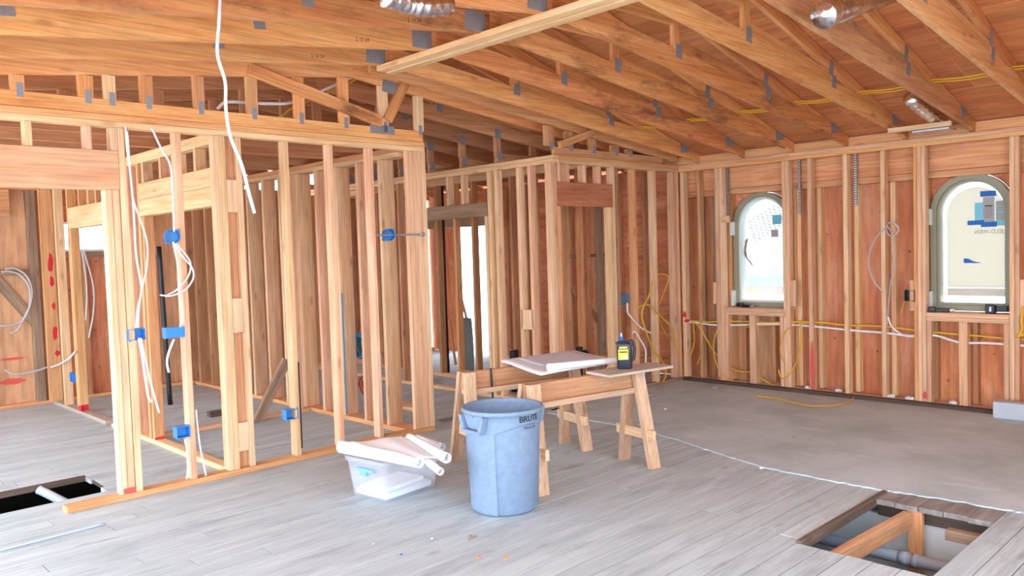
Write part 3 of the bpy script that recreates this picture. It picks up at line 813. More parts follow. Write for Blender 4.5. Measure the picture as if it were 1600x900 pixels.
for xa, xb, m in ((17, 40, 'truss_wood'), (123, 147, 'truss_wood'), (163, 182, 'fir_yellow'), (220, 240, 'truss_wood'), (303, 320, 'fir_orange'), (386, 403, 'fir_orange'), (460, 476, 'truss_wood'), (530, 545, 'truss_wood'), (592, 606, 'fir'), (646, 661, 'fir')):
    x0, x1 = onY(xa, 150, 5.505).x, onY(xb, 150, 5.505).x
    xm = (x0+x1)/2
    if x1-x0 > 0.095: x0 = x1-0.09
    top = zb(xm) if xm < 4.2 else zb(xm)+0.0
    bar('post', x0, x1, 5.506, 5.542, 2.594, top-0.001, m, g)
    plate(g, xm+0.01, 2.6, 0.035, 0.085, gp)
def gb(xa, ya, xb, yb_, w_):
    p, q = onY(xa, ya, 5.49), onY(xb, yb_, 5.49)
    tbeam('web', p.x, p.z, q.x, q.z, w_, 5.485, 'truss_stained', g)
gb(388, 108, 595, 190, 0.09); gb(633, 128, 605, 188, 0.08)
plate(g, onY(598, 202, 5.5).x, 2.575, 0.24, 0.07, gp); plate(g, onY(613, 127, 5.5).x, zb(4.0)-0.0, 0.2, 0.1, gp, -SL)
# infill frame standing on the closet partition
gi = tag(empty('gable_frame', (6.7, 5.255, 2.452)), 'small brown frame with short posts on the closet partition', 'frame')
bchord(5.255, 1, 'fir_orange', gi)
bar('flat_chord', 5.72, 7.5, 5.255, 5.293, 2.452, 2.53, 'fir_brown', gi)
for xa, xb in ((852, 866), (884, 896), (921, 931), (955, 967), (978, 988)):
    x0, x1 = onY(xa, 230, 5.26).x, onY(xb, 230, 5.26).x
    if zb(x1)-2.531 > 0.02: bar('post', x0, x1, 5.257, 5.291, 2.531, zb(x1)-0.001, 'fir_brown', gi)
    plate(gi, (x0+x1)/2+0.02, 2.535, 0.05, 0.07, 5.2535)
p_, q_ = onY(872, 227, 5.25), onY(930, 205, 5.25)
tbeam('web', p_.x, p_.z, q_.x, q_.z, 0.07, 5.235, 'fir_orange', gi)
for k in range(8):
    y = 6.06+k*DY
    t, yp, yc = flat_truss(y, 'flat-bottomed roof truss over the back rooms, %s behind the girder' % ORD[k])
    for x in (0.2, 1.03, 1.7, 2.33, 3.0, 3.65, 4.3, 5.75, 6.27, 7.0):
        zf = 2.55
        if zb(x)-zf < 0.03: continue
        z0 = zf if (x < 4.34 or x > 5.7) else zb(x)
        bar('web', x-0.04, x+0.04, y+0.001, y+0.037, z0+0.001, zb(x)-0.001, 'fir_brown', t)
    for x in (1.03, 2.33, 4.97, 6.27):
        bar('web', x-0.04, x+0.04, y+0.001, y+0.037, zb(x)+CD+0.001, zt(x)-0.001, 'fir_brown', t)
    tbeam('web', 2.38, zb(2.33)+CD+0.04, AP-0.05, zt(AP)-0.06, 0.08, yc, 'fir_brown', t)
    tbeam('web', 4.92, zb(4.97)+CD+0.04, AP+0.05, zt(AP)-0.06, 0.08, yc, 'fir_brown', t)
    tbeam('web', 5.02, zb(4.97)+CD+0.04, 6.22, zt(6.27)-0.06, 0.08, yc, 'fir_brown', t)
    plate(t, 5.75, zb(5.75)+0.03, 0.08, 0.1, yp); plate(t, 5.77, 2.53, 0.07, 0.09, yp); plate(t, 4.99, zb(4.97)+CD, 0.08, 0.1, yp)

# roof sheathing panels
ceil = struct('ceiling', 'orange plywood roof sheathing above the trusses', 'ceiling')
rs = random.Random(5)
L_ = 1.22
for side in (-1, 1):
    ang = math.atan(TS)
    e1 = Vector((0, 1, 0)); e2 = Vector((side*math.cos(ang), 0, -math.sin(ang))); e3 = e1.cross(e2)
    if e3.z < 0: e1 = -e1; e3 = e1.cross(e2)
    k = 0; d = 0.0
    tot = (XE1+0.6-AP)/math.cos(ang)
    while d < tot-0.05:
        wdt = min(L_, tot-d)
        y = -1.3 - (0 if k % 2 else 1.1)
        while y < 10.4:
            ya, ybb = max(y, -1.3), min(y+2.22, 10.4)
            if ybb-ya > 0.1:
                cen = Vector((AP, (ya+ybb)/2, TZ+TD*1.02+0.012)) + e2*(d+wdt/2)
                place('sheathing_panel', box_mesh(ybb-ya-0.003, wdt-0.004, 0.012, 'roof_ply', 0.001), ceil, frame(e1, e2, e3, cen))
            y += 2.22
        d += wdt; k += 1
# blocking between the truss heels on the window wall
for k in range(-1, 9):
    y0 = 5.0-DY*k
    bar('heel_block', 7.84, 7.878, y0+0.04, y0+DY-0.002, 2.452, 2.54, 'fir_orange', ceil)

# ================================================================== THINGS
Z3 = Vector((0, 0, 1))
def lathe(profile, n=64, fr=None):
    vs, fs = [], []
    for i, (r, z) in enumerate(profile):
        for k in range(n):
            a = 2*math.pi*k/n
            rr = r if fr is None else fr(r, z, a)
            vs.append(Vector((rr*math.cos(a), rr*math.sin(a), z)))
    m = len(profile)
    for i in range(m-1):
        for k in range(n):
            fs.append([i*n+k, i*n+(k+1) % n, (i+1)*n+(k+1) % n, (i+1)*n+k])
    return vs, fs
def local_obj(name, vs, fs, mat, parent, smooth=False, M=None):
    """mesh given in the coordinates of its parent"""
    me = bpy.data.meshes.new(name); me.from_pydata([tuple(v) for v in vs], [], fs)
    me.materials.append(MATS[mat])
    bm = bmesh.new(); bm.from_mesh(me)
    bmesh.ops.recalc_face_normals(bm, faces=bm.faces); bm.to_mesh(me); bm.free()
    if smooth:
        for p in me.polygons: p.use_smooth = True
    o = bpy.data.objects.new(name, me); COL.objects.link(o); o.parent = parent
    if M is not None: o.matrix_local = M
    return o
def lbox(name, x0, x1, y0, y1, z0, z1, mat, parent, M=None, ch=0.003):
    d = (x1-x0, y1-y0, z1-z0); c = Vector(((x0+x1)/2, (y0+y1)/2, (z0+z1)/2))
    X, Y = Vector((1, 0, 0)), Vector((0, 1, 0))
    k = max(range(3), key=lambda i: d[i])
    if k == 0: dims, fr = d, frame(X, Y, Z3, c)
    elif k == 1: dims, fr = (d[1], d[0], d[2]), frame(Y, -X, Z3, c)
    else: dims, fr = (d[2], d[1], d[0]), frame(Z3, Y, -X, c)
    o = bpy.data.objects.new(name, box_mesh(*dims, mat, ch)); COL.objects.link(o); o.parent = parent
    o.matrix_local = (M @ fr) if M is not None else fr
    return o
def lbeam(name, p0, p1, w_, t_, mat, parent, up):
    p0, p1 = Vector(p0), Vector(p1); e1 = p1-p0; L = e1.length; e1.normalize()
    e3 = e1.cross(Vector(up)).normalized(); e2 = e3.cross(e1)
    o = bpy.data.objects.new(name, box_mesh(L, w_, t_, mat)); COL.objects.link(o); o.parent = parent
    o.matrix_local = frame(e1, e2, e3, (p0+p1)/2)
    return o

# ------------------------------------------------------------------ trash can
def trash_can():
    t = tag(empty('trash_can', (3.276, 3.49, 0), math.atan2(-0.729, -0.684)), 'blue-grey round plastic trash can marked BRUTE in the foreground', 'trash can')
    H = 0.625
    def panel(a, z):
        a = (a+math.pi) % (2*math.pi)-math.pi
        # angular distance from the handle axis at -48 and +132 degrees
        d = min(abs(((a-h0+math.pi) % (2*math.pi))-math.pi) for h0 in (math.radians(-48), math.radians(132)))
        # recessed side panels between the handle columns
        edge = math.radians(36)
        top = 0.50+0.03*math.cos((d-math.pi/2)*2.2)
        s1 = 1/(1+math.exp(-(d-edge)*220))
        s2 = 1/(1+math.exp((z-top)*340))
        return s1*s2
    def fr(r, z, a):
        return r - 0.013*panel(a, z) - 0.01*panel(a, z)*(1-panel(a, z))*4
    prof = [(0.001, 0.0), (0.15, 0.0), (0.19, 0.004), (0.203, 0.018)]
    n = 60
    for i in range(1, n+1):
        z = 0.018+(H-0.06-0.018)*i/n
        prof.append((0.205+0.026*(z/H), z))
    vs, fs = lathe(prof, 300, fr)
    b = local_obj('body', vs, fs, 'bin_blue', t, True)
    # inside
    vs, fs = lathe([(0.001, 0.012), (0.18, 0.012), (0.195, 0.03), (0.224, H-0.02)], 96)
    local_obj('inner_wall', vs, fs, 'bin_blue', t, True)
    vs, fs = lathe([(0.224, H-0.02), (0.226, H-0.006), (0.232, H), (0.242, H-0.001), (0.247, H-0.008), (0.247, H-0.02), (0.243, H-0.026), (0.233, H-0.03), (0.2315, H-0.062)], 128)
    local_obj('rim', vs, fs, 'bin_blue', t, True)
    # handles: bracket with side cheeks and a grip bar
    for a0 in (math.radians(-48), math.radians(132)):
        Mh = Matrix.Rotation(a0, 4, 'Z')
        out = []
        # outline of handle seen from the front (tangential s, height z), hollow between
        def wedge(s0, s1, z0, z1, s0b, s1b, r_in, r_top, r_bot):
            v = [Vector((r_in, s0, z1)), Vector((r_top, s0, z1)), Vector((r_top, s1, z1)), Vector((r_in, s1, z1)),
                 Vector((r_in-0.01, s0b, z0)), Vector((r_bot, s0b, z0)), Vector((r_bot, s1b, z0)), Vector((r_in-0.01, s1b, z0))]
            f = [[0, 1, 2, 3], [7, 6, 5, 4], [0, 4, 5, 1], [1, 5, 6, 2], [2, 6, 7, 3], [3, 7, 4, 0]]
            return v, f
        hd = local_obj('handle', *wedge(-0.078, 0.078, H-0.132, H-0.108, -0.074, 0.074, 0.22, 0.262, 0.256), 'bin_blue', t, False, Mh)
        for s in (-1, 1):
            v, f = wedge(s*0.1-0.012, s*0.1+0.012, H-0.131, H-0.03, s*0.066-0.012, s*0.066+0.012, 0.222, 0.25, 0.258)
            local_obj('handle_cheek', v, f, 'bin_blue', hd, False)
        v, f = wedge(-0.085, 0.085, H-0.1, H-0.028, -0.05, 0.05, 0.22, 0.2325, 0.2315)
        local_obj('handle_recess', v, f, 'bin_blue', hd, False)
    # lettering wrapped round the wall
    def wrap(body, size, ang, z, name, bold=True):
        me = text_mesh(body, size)
        for v in me.vertices:
            a = ang+v.co.x/0.2325
            rr = 0.2338
            v.co = Vector((rr*math.cos(a), rr*math.sin(a), z+v.co.y))
        me.materials.append(MATS['black_print'])
        o = bpy.data.objects.new(name, me); COL.objects.link(o); o.parent = t
        return o
    for dx in (-0.0015, 0.0, 0.0015): wrap('BRUTE', 0.05, math.radians(42)+dx/0.2325, H-0.052, 'lettering')
    wrap('Rubbermaid', 0.018, math.radians(42), H-0.1, 'small_lettering')
    # little outlined box above the small lettering
    vs, fs = [], []
    def strip(s0, s1, z0, z1):
        b0 = len(vs)
        for s, z in ((s0, z0), (s1, z0), (s1, z1), (s0, z1)):
            a = math.radians(42)+s/0.2325; vs.append(Vector((0.234*math.cos(a), 0.234*math.sin(a), z)))
        fs.append([b0, b0+1, b0+2, b0+3])
    for q in ((-0.035, 0.035, H-0.086, H-0.0845), (-0.035, 0.035, H-0.1105, H-0.109), (-0.0365, -0.035, H-0.1105, H-0.0845), (0.035, 0.0365, H-0.1105, H-0.0845)): strip(*q)
    local_obj('logo_outline', vs, fs, 'black_print', t)
trash_can()

# ------------------------------------------------------------------ sawhorses
def sawhorse(loc, rz, L, label, strap=False):
    t = tag(empty('sawhorse', loc, rz), label, 'sawhorse', 'sawhorses under the drawings')
    lbox('beam', -L/2, L/2, -0.02, 0.02, 0.56, 0.685, 'sawhorse_beam', t)
    lbox('rail', -L/2+0.02, L/2-0.02, -0.045, 0.045, 0.52, 0.559, 'sawhorse_wood', t)
    for s in (-1, 1):
        for q in (-1, 1):
            top = Vector((s*(L/2-0.04), q*0.042, 0.685)); bot = Vector((s*(L/2-0.005), q*0.155, 0.0))
            # leg cut square to the floor
            d = 0.02; hw = 0.043
            vs = []
            for p in (bot, top):
                for dx, dy in ((-hw, -d), (hw, -d), (hw, d), (-hw, d)): vs.append(p+Vector((dx, dy, 0)))
            fs = [[3, 2, 1, 0], [4, 5, 6, 7]]+[[i, (i+1) % 4, 4+(i+1) % 4, 4+i] for i in range(4)]
            # stand the grain upright
            R = Matrix(((0, 0, -1, 0), (0, 1, 0, 0), (1, 0, 0, 0), (0, 0, 0, 1)))
            local_obj('leg', [R.inverted() @ v for v in vs], fs, 'sawhorse_wood', t, False, R)
        lbox('stretcher', s*(L/2-0.03)-0.015, s*(L/2-0.03)+0.015, -0.19, 0.19, 0.2, 0.27, 'fir', t) if s > 0 else lbox('stretcher', s*(L/2-0.03)-0.015, s*(L/2-0.03)+0.015, -0.19, 0.19, 0.22, 0.29, 'fir', t)
    return t
sawhorse((4.1, 3.555, 0), math.radians(-10.2), 0.98, 'front sawhorse beside the trash can with a grey board on top')
sawhorse((4.2, 4.27, 0), math.radians(-14), 0.98, 'rear sawhorse with a dark strap over its beam')
tube('strap', [(3.94+0.03*k*0, 4.295+0.004*k, z) for k, z in enumerate((0.45, 0.52, 0.6, 0.68, 0.692))], 0.008, 'black_abs', tag(empty('cord_strap', (3.94, 4.295, 0.45)), 'dark cord strap hung over the rear sawhorse beam', 'strap'), 6)
ZP = 0.688
# grey board on the front sawhorse
gbm = tag(beam('board', (4.13, 3.46, ZP+0.011), (4.72, 3.36, ZP+0.011), 0.018, 0.24, 'grey_board', None, Z3), 'thin grey board lying across the front sawhorse', 'board')
# drawings
def sheet_mesh(c4, z, nu=18, nv=12, amp=0.004, thick=0.004, seed=1):
    """quad c4 (00,10,11,01) of slightly wavy paper with thickness"""
    rnd = random.Random(seed); ph = [rnd.uniform(0, 6) for _ in range(4)]
    vs, fs = [], []
    for side in (0, 1):
        for j in range(nv+1):
            for i in range(nu+1):
                u, v = i/nu, j/nv
                p = (Vector(c4[0])*(1-u)+Vector(c4[1])*u)*(1-v)+(Vector(c4[3])*(1-u)+Vector(c4[2])*u)*v
                dz = amp*(1+math.sin(u*7+ph[0]+v*3))*0.5*(0.5+abs(u-0.5))+amp*0.6*(1+math.sin(v*9+ph[1]))*0.5
                vs.append(Vector((p.x, p.y, p.z+z+dz+(thick if side == 0 else 0))))
    n = (nu+1)*(nv+1)
    for j in range(nv):
        for i in range(nu):
            a = j*(nu+1)+i; q = [a, a+1, a+nu+2, a+nu+1]
            fs.append(q); fs.append([n+k for k in q][::-1])
    ring = [i for i in range(nu+1)]+[j*(nu+1)+nu for j in range(1, nv+1)]+[nv*(nu+1)+i for i in range(nu-1, -1, -1)]+[j*(nu+1) for j in range(nv-1, 0, -1)]
    for k in range(len(ring)):
        a, b = ring[k], ring[(k+1) % len(ring)]
        fs.append([a, b, n+b, n+a])
    return vs, fs
def P(x, y, z): return onZ(x, y, z)
zz = ZP+0.004
c = [P(783, 566, zz), P(846, 588, zz), P(968, 567, zz), P(897, 551, zz)]
c = [Vector((p.x, p.y, 0)) for p in c]
vs, fs = sheet_mesh(c, zz, 22, 14, 0.006, 0.014, 2)
tag(mesh_obj('drawing_set', vs, fs, 'paper', None, True), 'thick set of white drawings spread over both sawhorses', 'drawings')
cc = [c[0]*0.85+c[2]*0.15, c[0]*0.3+c[1]*0.55+c[2]*0.15, c[2]*0.72+c[1]*0.1+c[3]*0.18, c[3]*0.93+c[1]*0.07]
vs, fs = sheet_mesh(cc, zz+0.024, 16, 10, 0.004, 0.0008, 4)
top = tag(mesh_obj('drawing_sheet', vs, fs, 'paper_print', None, True), 'greyish printed plan sheet on top of the drawing set', 'drawings')
rr = tag(empty('drawing_roll', (3.9, 3.45, ZP)), 'long white rolled drawing at the front edge of the set', 'drawings')
pa, pb = P(856, 574, zz+0.048), P(969, 562, zz+0.048)
vs, fs = tube_mesh([pa+(pb-pa)*k/10 for k in range(11)], 0.026, 16, True, lambda u: 1.0-0.25*u)
mesh_obj('roll', vs, fs, 'paper', rr, True)

# ------------------------------------------------------------------ black jug with yellow label
def bottle():
    p = P(979, 569, ZP+0.02)
    t = tag(empty('bottle', (4.39, 3.43, ZP+0.021), math.radians(46)), 'dark plastic bottle with yellow label and blue nozzle on the grey board', 'bottle')
    t.scale = (1.1, 1.0, 1.1)
    n = 24; vs, fs = [], []
    prof = [(0.0, 0.0), (0.9, 0.0), (1, 0.01), (1, 0.12), (0.98, 0.15), (0.85, 0.165), (0.35, 0.175), (0.3, 0.18)]
    for s, z in prof:
        for k in range(n):
            a = 2*math.pi*k/n
            cx = math.copysign(abs(math.cos(a))**0.5, math.cos(a)); sy = math.copysign(abs(math.sin(a))**0.5, math.sin(a))
            off = 0.018 if z > 0.16 else 0
            vs.append(Vector((0.03*s*cx, 0.052*s*sy+off, z)))
    for i in range(len(prof)-1):
        for k in range(n): fs.append([i*n+k, i*n+(k+1) % n, (i+1)*n+(k+1) % n, (i+1)*n+k])
    local_obj('body', vs, fs, 'bottle_dark', t, True)
    vs, fs = lathe([(0.001, 0.176), (0.017, 0.176), (0.016, 0.195), (0.007, 0.2), (0.005, 0.22), (0.001, 0.221)], 20)
    local_obj('cap', vs, fs, 'cap_blue', t, True, Matrix.Translation((0, 0.018, 0)))
    vs, fs = lathe([(0.001, 0.2), (0.008, 0.2), (0.006, 0.226), (0.001, 0.227)], 12)
    local_obj('nozzle', vs, fs, 'pipe_grey', t, True, Matrix.Translation((0, 0.018, 0)))
    vs, fs = tube_mesh(smooth_path([(0, -0.02, 0.165), (0, -0.058, 0.168), (0, -0.07, 0.13), (0, -0.066, 0.07), (0, -0.045, 0.05)]), 0.011, 10)
    local_obj('grip', vs, fs, 'bottle_dark', t, True)
    for sx in (-1,):
        lb = lbox('label_patch', -0.0325, -0.0305, -0.022, 0.047, 0.06, 0.125, 'label_yellow', t, None, 0.0005)
        lbox('label_print', -0.0335, -0.0326, -0.01, 0.02, 0.07, 0.088, 'label_white', t, None, 0.0002)
        lbox('label_print', -0.0335, -0.0326, -0.015, 0.04, 0.105, 0.112, 'black_print', t, None, 0.0002)
        lbox('label_print', -0.0335, -0.0326, -0.015, 0.04, 0.131, 0.142, 'label_yellow', t, None, 0.0002)
bottle()

# ------------------------------------------------------------------ tote with rolled plans
def tote():
    a = math.atan2(0.05, 0.44)
    t = tag(empty('storage_tote', (2.83, 4.09, 0), a), 'clear plastic storage tote holding paper beside the trash can', 'tote')
    Lx, Ly, H = 0.445, 0.33, 0.27
    def ring(z, g, inset=0.0, n=6):
        pts = []; r = 0.035
        x0, x1, y0, y1 = -g+inset, Lx+g-inset, -g+inset, Ly+g-inset
        for cx, cy, a0 in ((x1-r, y0+r, -90), (x1-r, y1-r, 0), (x0+r, y1-r, 90), (x0+r, y0+r, 180)):
            for k in range(n+1):
                q = math.radians(a0+90*k/n); pts.append(Vector((cx+r*math.cos(q), cy+r*math.sin(q), z)))
        return pts
    levels = [(0.0, 0.0, 0.012), (0.008, 0.0, 0.0), (H*0.5, 0.012, 0.0), (H-0.03, 0.024, 0.0), (H-0.028, 0.034, 0), (H, 0.036, 0), (H, 0.022, 0), (H-0.03, 0.02, 0.0), (H*0.5, 0.008, 0.0), (0.014, -0.004, 0), (0.01, -0.004, 0.012)]
    vs, fs = [], []
    for z, g_, ins in levels: vs += ring(z, g_, ins)
    n = len(ring(0, 0))
    for i in range(len(levels)-1):
        for k in range(n): fs.append([i*n+k, i*n+(k+1) % n, (i+1)*n+(k+1) % n, (i+1)*n+k])
    fs.append(list(range(n))[::-1]); fs.append([(len(levels)-1)*n+k for k in range(n)])
    local_obj('body', vs, fs, 'tote_plastic', t, True)
    lbox('latch', -0.045, -0.03, Ly/2-0.1, Ly/2+0.06, H-0.075, H-0.055, 'latch_blue', t)
    lbox('latch', -0.043, -0.033, Ly/2-0.03, Ly/2+0.02, H-0.105, H-0.075, 'latch_blue', t)
    s = tag(empty('paper_stack', (2.83, 4.09, 0.02), a), 'white folded paper lying inside the clear tote', 'paper')
    lbox('sheet_stack', 0.02, Lx-0.03, 0.02, Ly-0.02, 0.0, 0.035, 'paper', s)
    lbox('sheet_stack', 0.05, Lx-0.05, 0.05, Ly-0.05, 0.036, 0.06, 'paper', s, Matrix.Rotation(0.05, 4, 'Z'))
    return H
TH = tote()
def plan_roll(pa, pb, r, label, taper=0.0):
    pa, pb = Vector(pa), Vector(pb); t = tag(empty('plan_roll', tuple(pa)), label, 'plan roll', 'rolled plans on the tote')
    d = (pb-pa).normalized(); 
    pts = [pa+(pb-pa)*k/12 for k in range(13)]
    vs, fs = tube_mesh(pts, r, 20, False); 
    vi, fi = tube_mesh(pts, r*0.82, 20, False); b0 = len(vs)
    vs += vi; fs += [[b0+k for k in f][::-1] for f in fi]
    n = 20
    for e in (0, 12):
        for k in range(n):
            fs.append([e*n+k, e*n+(k+1) % n, b0+e*n+(k+1) % n, b0+e*n+k])
    mesh_obj('outer_sheet', vs, fs, 'paper', t, True)
    vs, fs = tube_mesh([pa-d*0.006+(pb-pa+d*0.012)*k/4 for k in range(5)], r*0.55, 14, False)
    mesh_obj('inner_sheet', vs, fs, 'paper', t, True)
    return t
def PZ(x, y, z): return onZ(x, y, z)
zr = TH+0.005
plan_roll(PZ(533, 698, zr+0.04), PZ(636, 722, zr+0.04)+Vector((0.06, -0.05, 0.0)), 0.04, 'longest white plan roll along the front of the tote')
plan_roll(PZ(640, 684, zr+0.085), PZ(698, 716, zr+0.085), 0.03, 'white plan roll at the right end of the tote pile')
plan_roll(PZ(662, 716, zr+0.026), PZ(688, 737, zr+0.026), 0.022, 'loose white plan roll poking out at the front corner')
plan_roll(PZ(650, 684, zr+0.03), PZ(692, 698, zr+0.03), 0.022, 'short plan roll end showing behind the tote pile')
cs = [PZ(548, 693, zr+0.088), PZ(642, 716, zr+0.088), PZ(682, 716, zr+0.088), PZ(628, 681, zr+0.088)]
cs = [Vector((p.x, p.y, 0)) for p in cs]
vs, fs = sheet_mesh(cs, zr+0.082, 30, 16, 0.012, 0.004, 9)
tag(mesh_obj('plan_sheet', vs, fs, 'paper', None, True), 'wavy white plan sheets draped over the tote rolls', 'plan sheet')

# ------------------------------------------------------------------ boxes on studs
def rect_box(name, c, e1, e2, e3, w_, h_, d_, mat, label, open_front=True):
    """electrical box: back, four sides, flange screws; e3 points out of the open face"""
    t = tag(empty(name, tuple(c)), label, 'electrical box', 'electrical boxes on studs')
    fr = frame(e1, e2, e3, Vector(c))
    def q(nm, x0, x1, y0, y1, z0, z1, m=mat):
        cx = Vector(((x0+x1)/2, (y0+y1)/2, (z0+z1)/2))
        place(nm, box_mesh(x1-x0, y1-y0, z1-z0, m, 0.001), t, fr @ Matrix.Translation(cx))
    k = 0.004
    q('back', -w_/2, w_/2, -h_/2, h_/2, 0, k)
    q('side', -w_/2, -w_/2+k, -h_/2, h_/2, k, d_); q('side', w_/2-k, w_/2, -h_/2, h_/2, k, d_)
    q('side', -w_/2+k, w_/2-k, -h_/2, -h_/2+k, k, d_); q('side', -w_/2+k, w_/2-k, h_/2-k, h_/2, k, d_)
    q('screw_boss', -w_/2+0.006, -w_/2+0.016, -h_/2-0.008, -h_/2, d_-0.03, d_); q('screw_boss', w_/2-0.016, w_/2-0.006, h_/2, h_/2+0.008, d_-0.03, d_)
    return t
VX, VY = Vector((1, 0, 0)), Vector((0, 1, 0))
def round_box(c, e3, label, r=0.05, d_=0.06):
    t = tag(empty('round_box', tuple(c)), label, 'electrical box')
    e3 = Vector(e3).normalized(); e1 = e3.orthogonal().normalized(); e2 = e3.cross(e1)
    vs, fs = lathe([(0.001, 0.0), (r*0.92, 0.0), (r, 0.006), (r, d_), (r*0.93, d_), (r*0.9, 0.008), (0.001, 0.006)], 28)
    me = bpy.data.meshes.new('shell'); me.from_pydata([tuple(v) for v in vs], [], fs); me.materials.append(MATS['blue_round'])
    place('shell', me, t, frame(e1, e2, e3, Vector(c)))
    for s in (-1, 1):
        place('screw_boss', box_mesh(0.018, 0.018, d_, 'blue_round', 0.001), t, frame(e1, e2, e3, Vector(c)+e1*s*(r+0.004)+e3*d_/2))
    return t
p = onY(273, 369, 5.47); round_box((p.x, 5.53, p.z), (-0.25, -1, -0.05), 'round blue box on stud under the large header')
p = onY(609, 367, 5.5); round_box((p.x, 5.54, p.z), (-0.25, -1, 0), 'round blue box on a metal bar between two studs')
hb = tag(empty('bar_hanger', (3.8, 5.5, p.z)), 'thin metal hanger bar carrying the round blue box', 'bracket')
bar('rod', 3.8, onY(662, 370, 5.495).x, 5.486, 5.496, p.z-0.008, p.z+0.006, 'steel_plate', hb)
bar('tab', onY(656, 370, 5.495).x, onY(663, 370, 5.495).x, 5.484, 5.4955, p.z-0.016, p.z+0.016, 'galv', hb)
def fbox(x0, x1, y0, y1, yface, d_, label, mat='blue_box', face=-1):
    a, b = onY(x0, y1, yface), onY(x1, y0, yface)
    c = Vector(((a.x+b.x)/2, yface+d_ if face < 0 else yface, (a.z+b.z)/2))
    return rect_box('electrical_box', c, VX, Z3, -VY if face < 0 else VY, abs(b.x-a.x), abs(b.z-a.z), d_, mat, label)
fbox(201, 227, 513, 533, 5.49, 0.07, 'blue double electrical box on the post left of the doorway')
fbox(260, 289, 510, 529, 5.5, 0.07, 'wide blue electrical box on the single stud under the header', face=1)
fbox(277, 297, 665, 686, 5.49, 0.07, 'blue electrical box low on the single stud')
fbox(448, 466, 638, 657, 5.49, 0.07, 'blue electrical box low on the stud left of the tote')
p = onX(112, 590, 2.49); rect_box('electrical_box', (2.545, p.y, p.z), VY, Z3, -VX, 0.1, 0.09, 0.06, 'blue_box', 'blue electrical box low in the far left partition')
a, b = onY(969, 475, 5.24), onY(984, 459, 5.24)
rect_box('electrical_box', ((a.x+b.x)/2, 5.3, (a.z+b.z)/2), VX, Z3, -VY, 0.15, 0.125, 0.065, 'grey_box', 'grey electrical box on the closet partition')
p = onX(1421, 462, 7.79)
rect_box('electrical_box', (7.85, p.y, p.z), VY, Z3, -VX, 0.09, 0.1, 0.06, 'black_abs', 'black electrical box left of the right arched window')
# ------------------------------------------------------------------ cables
NC = [0]
def cable(label, pts, r, mat, cat='cable', group=None):
    o = tube('cable', pts, r, mat, None, 7, 8)
    tag(o, label, cat, group)
    return o
Yc = 3.86
cable('thick white cable hanging from the ceiling in the foreground', [onY(x, y, Yc) for x, y in ((346, -30), (344, 0), (342, 40), (340, 85), (352, 128), (353, 168), (360, 213), (378, 258), (390, 305), (398, 333))], 0.0085, 'cable_white')
yw = 5.47
cable('white cable running down to the round blue box under the header', [onY(x, y, yw) for x, y in ((237, 200), (252, 232), (266, 258), (270, 300), (271, 330), (272, 362))], 0.007, 'cable_white')
cable('white cable loop hanging below the round blue box', [onY(x, y, yw-0.02) for x, y in ((270, 378), (285, 400), (300, 418), (302, 435), (290, 452), (268, 462), (250, 461))], 0.006, 'cable_white')
cable('inner white cable loop below the round blue box', [onY(x, y, yw) for x, y in ((274, 380), (288, 395), (298, 412), (294, 432), (277, 452), (258, 463))], 0.006, 'cable_white')
cable('white cable between round blue box and wide blue box', [onY(x, y, yw) for x, y in ((271, 380), (279, 420), (281, 460), (285, 495), (282, 511))], 0.007, 'cable_white')
cable('white cable tail below the wide blue box', [onY(x, y, yw) for x, y in ((272, 530), (264, 550), (261, 566), (264, 582))], 0.008, 'cable_white')
cable('white cable beside the post feeding its blue box', [onY(x, y, yw) for x, y in ((196, 198), (199, 235), (206, 290), (210, 350), (213, 400), (221, 450), (216, 480), (213, 512))], 0.007, 'cable_white')
cable('second white cable bowing right of the post', [onY(x, y, yw-0.01) for x, y in ((199, 205), (203, 260), (208, 310), (220, 345), (230, 380), (229, 420), (221, 455), (217, 485), (216, 512))], 0.006, 'cable_white')
cable('pair of white cables dropping from the post box to the floor', [onY(x, y, yw) for x, y in ((217, 528), (222, 555), (227, 590), (232, 620), (237, 628))], 0.008, 'cable_white')
cable('shorter white cable dropping from the post box', [onY(x, y, yw-0.02) for x, y in ((220, 528), (227, 560), (235, 595), (243, 625), (249, 645))], 0.007, 'cable_white')
cable('white cable from the low blue box to the floor', [onY(x, y, yw-0.01) for x, y in ((289, 686), (293, 705), (295, 725), (292, 748))], 0.007, 'cable_white')
cable('white cable along the right side of the single stud', [onY(x, y, 5.53) for x, y in ((306, 640), (309, 670), (313, 700), (318, 725), (322, 744))], 0.007, 'cable_white')
for i, (pts) in enumerate((((8, 420), (25, 420), (42, 432), (50, 455), (46, 480), (36, 500), (18, 508), (0, 509)), ((2, 425), (14, 424), (32, 430), (46, 450), (47, 475), (40, 492), (28, 515), (16, 521)))):
    cable(['outer loop of white cable on the far left plywood', 'inner loop of white cable on the far left plywood'][i], [onY(x, y, 10.0) for x, y in pts], 0.012, 'cable_grey')
cable('white cable sagging across the far left studs', [onY(x, y, 9.89) for x, y in ((8, 578), (20, 584), (40, 583), (62, 578), (72, 574))], 0.011, 'cable_grey')
cable('white cable drooping left from the doorway jamb', [onX(x, y, 2.48) for x, y in ((63, 571), (78, 574), (95, 568), (108, 560), (118, 549))], 0.01, 'cable_white')
cable('grey cable hanging in the far left doorway', [onY(x, y, 8.7) for x, y in ((128, 392), (134, 430), (136, 465), (134, 500))], 0.008, 'cable_grey')
cable('second grey cable hanging in the far left doorway', [onY(x, y, 8.75) for x, y in ((131, 392), (141, 425), (147, 455), (146, 490), (139, 528))], 0.009, 'cable_grey')
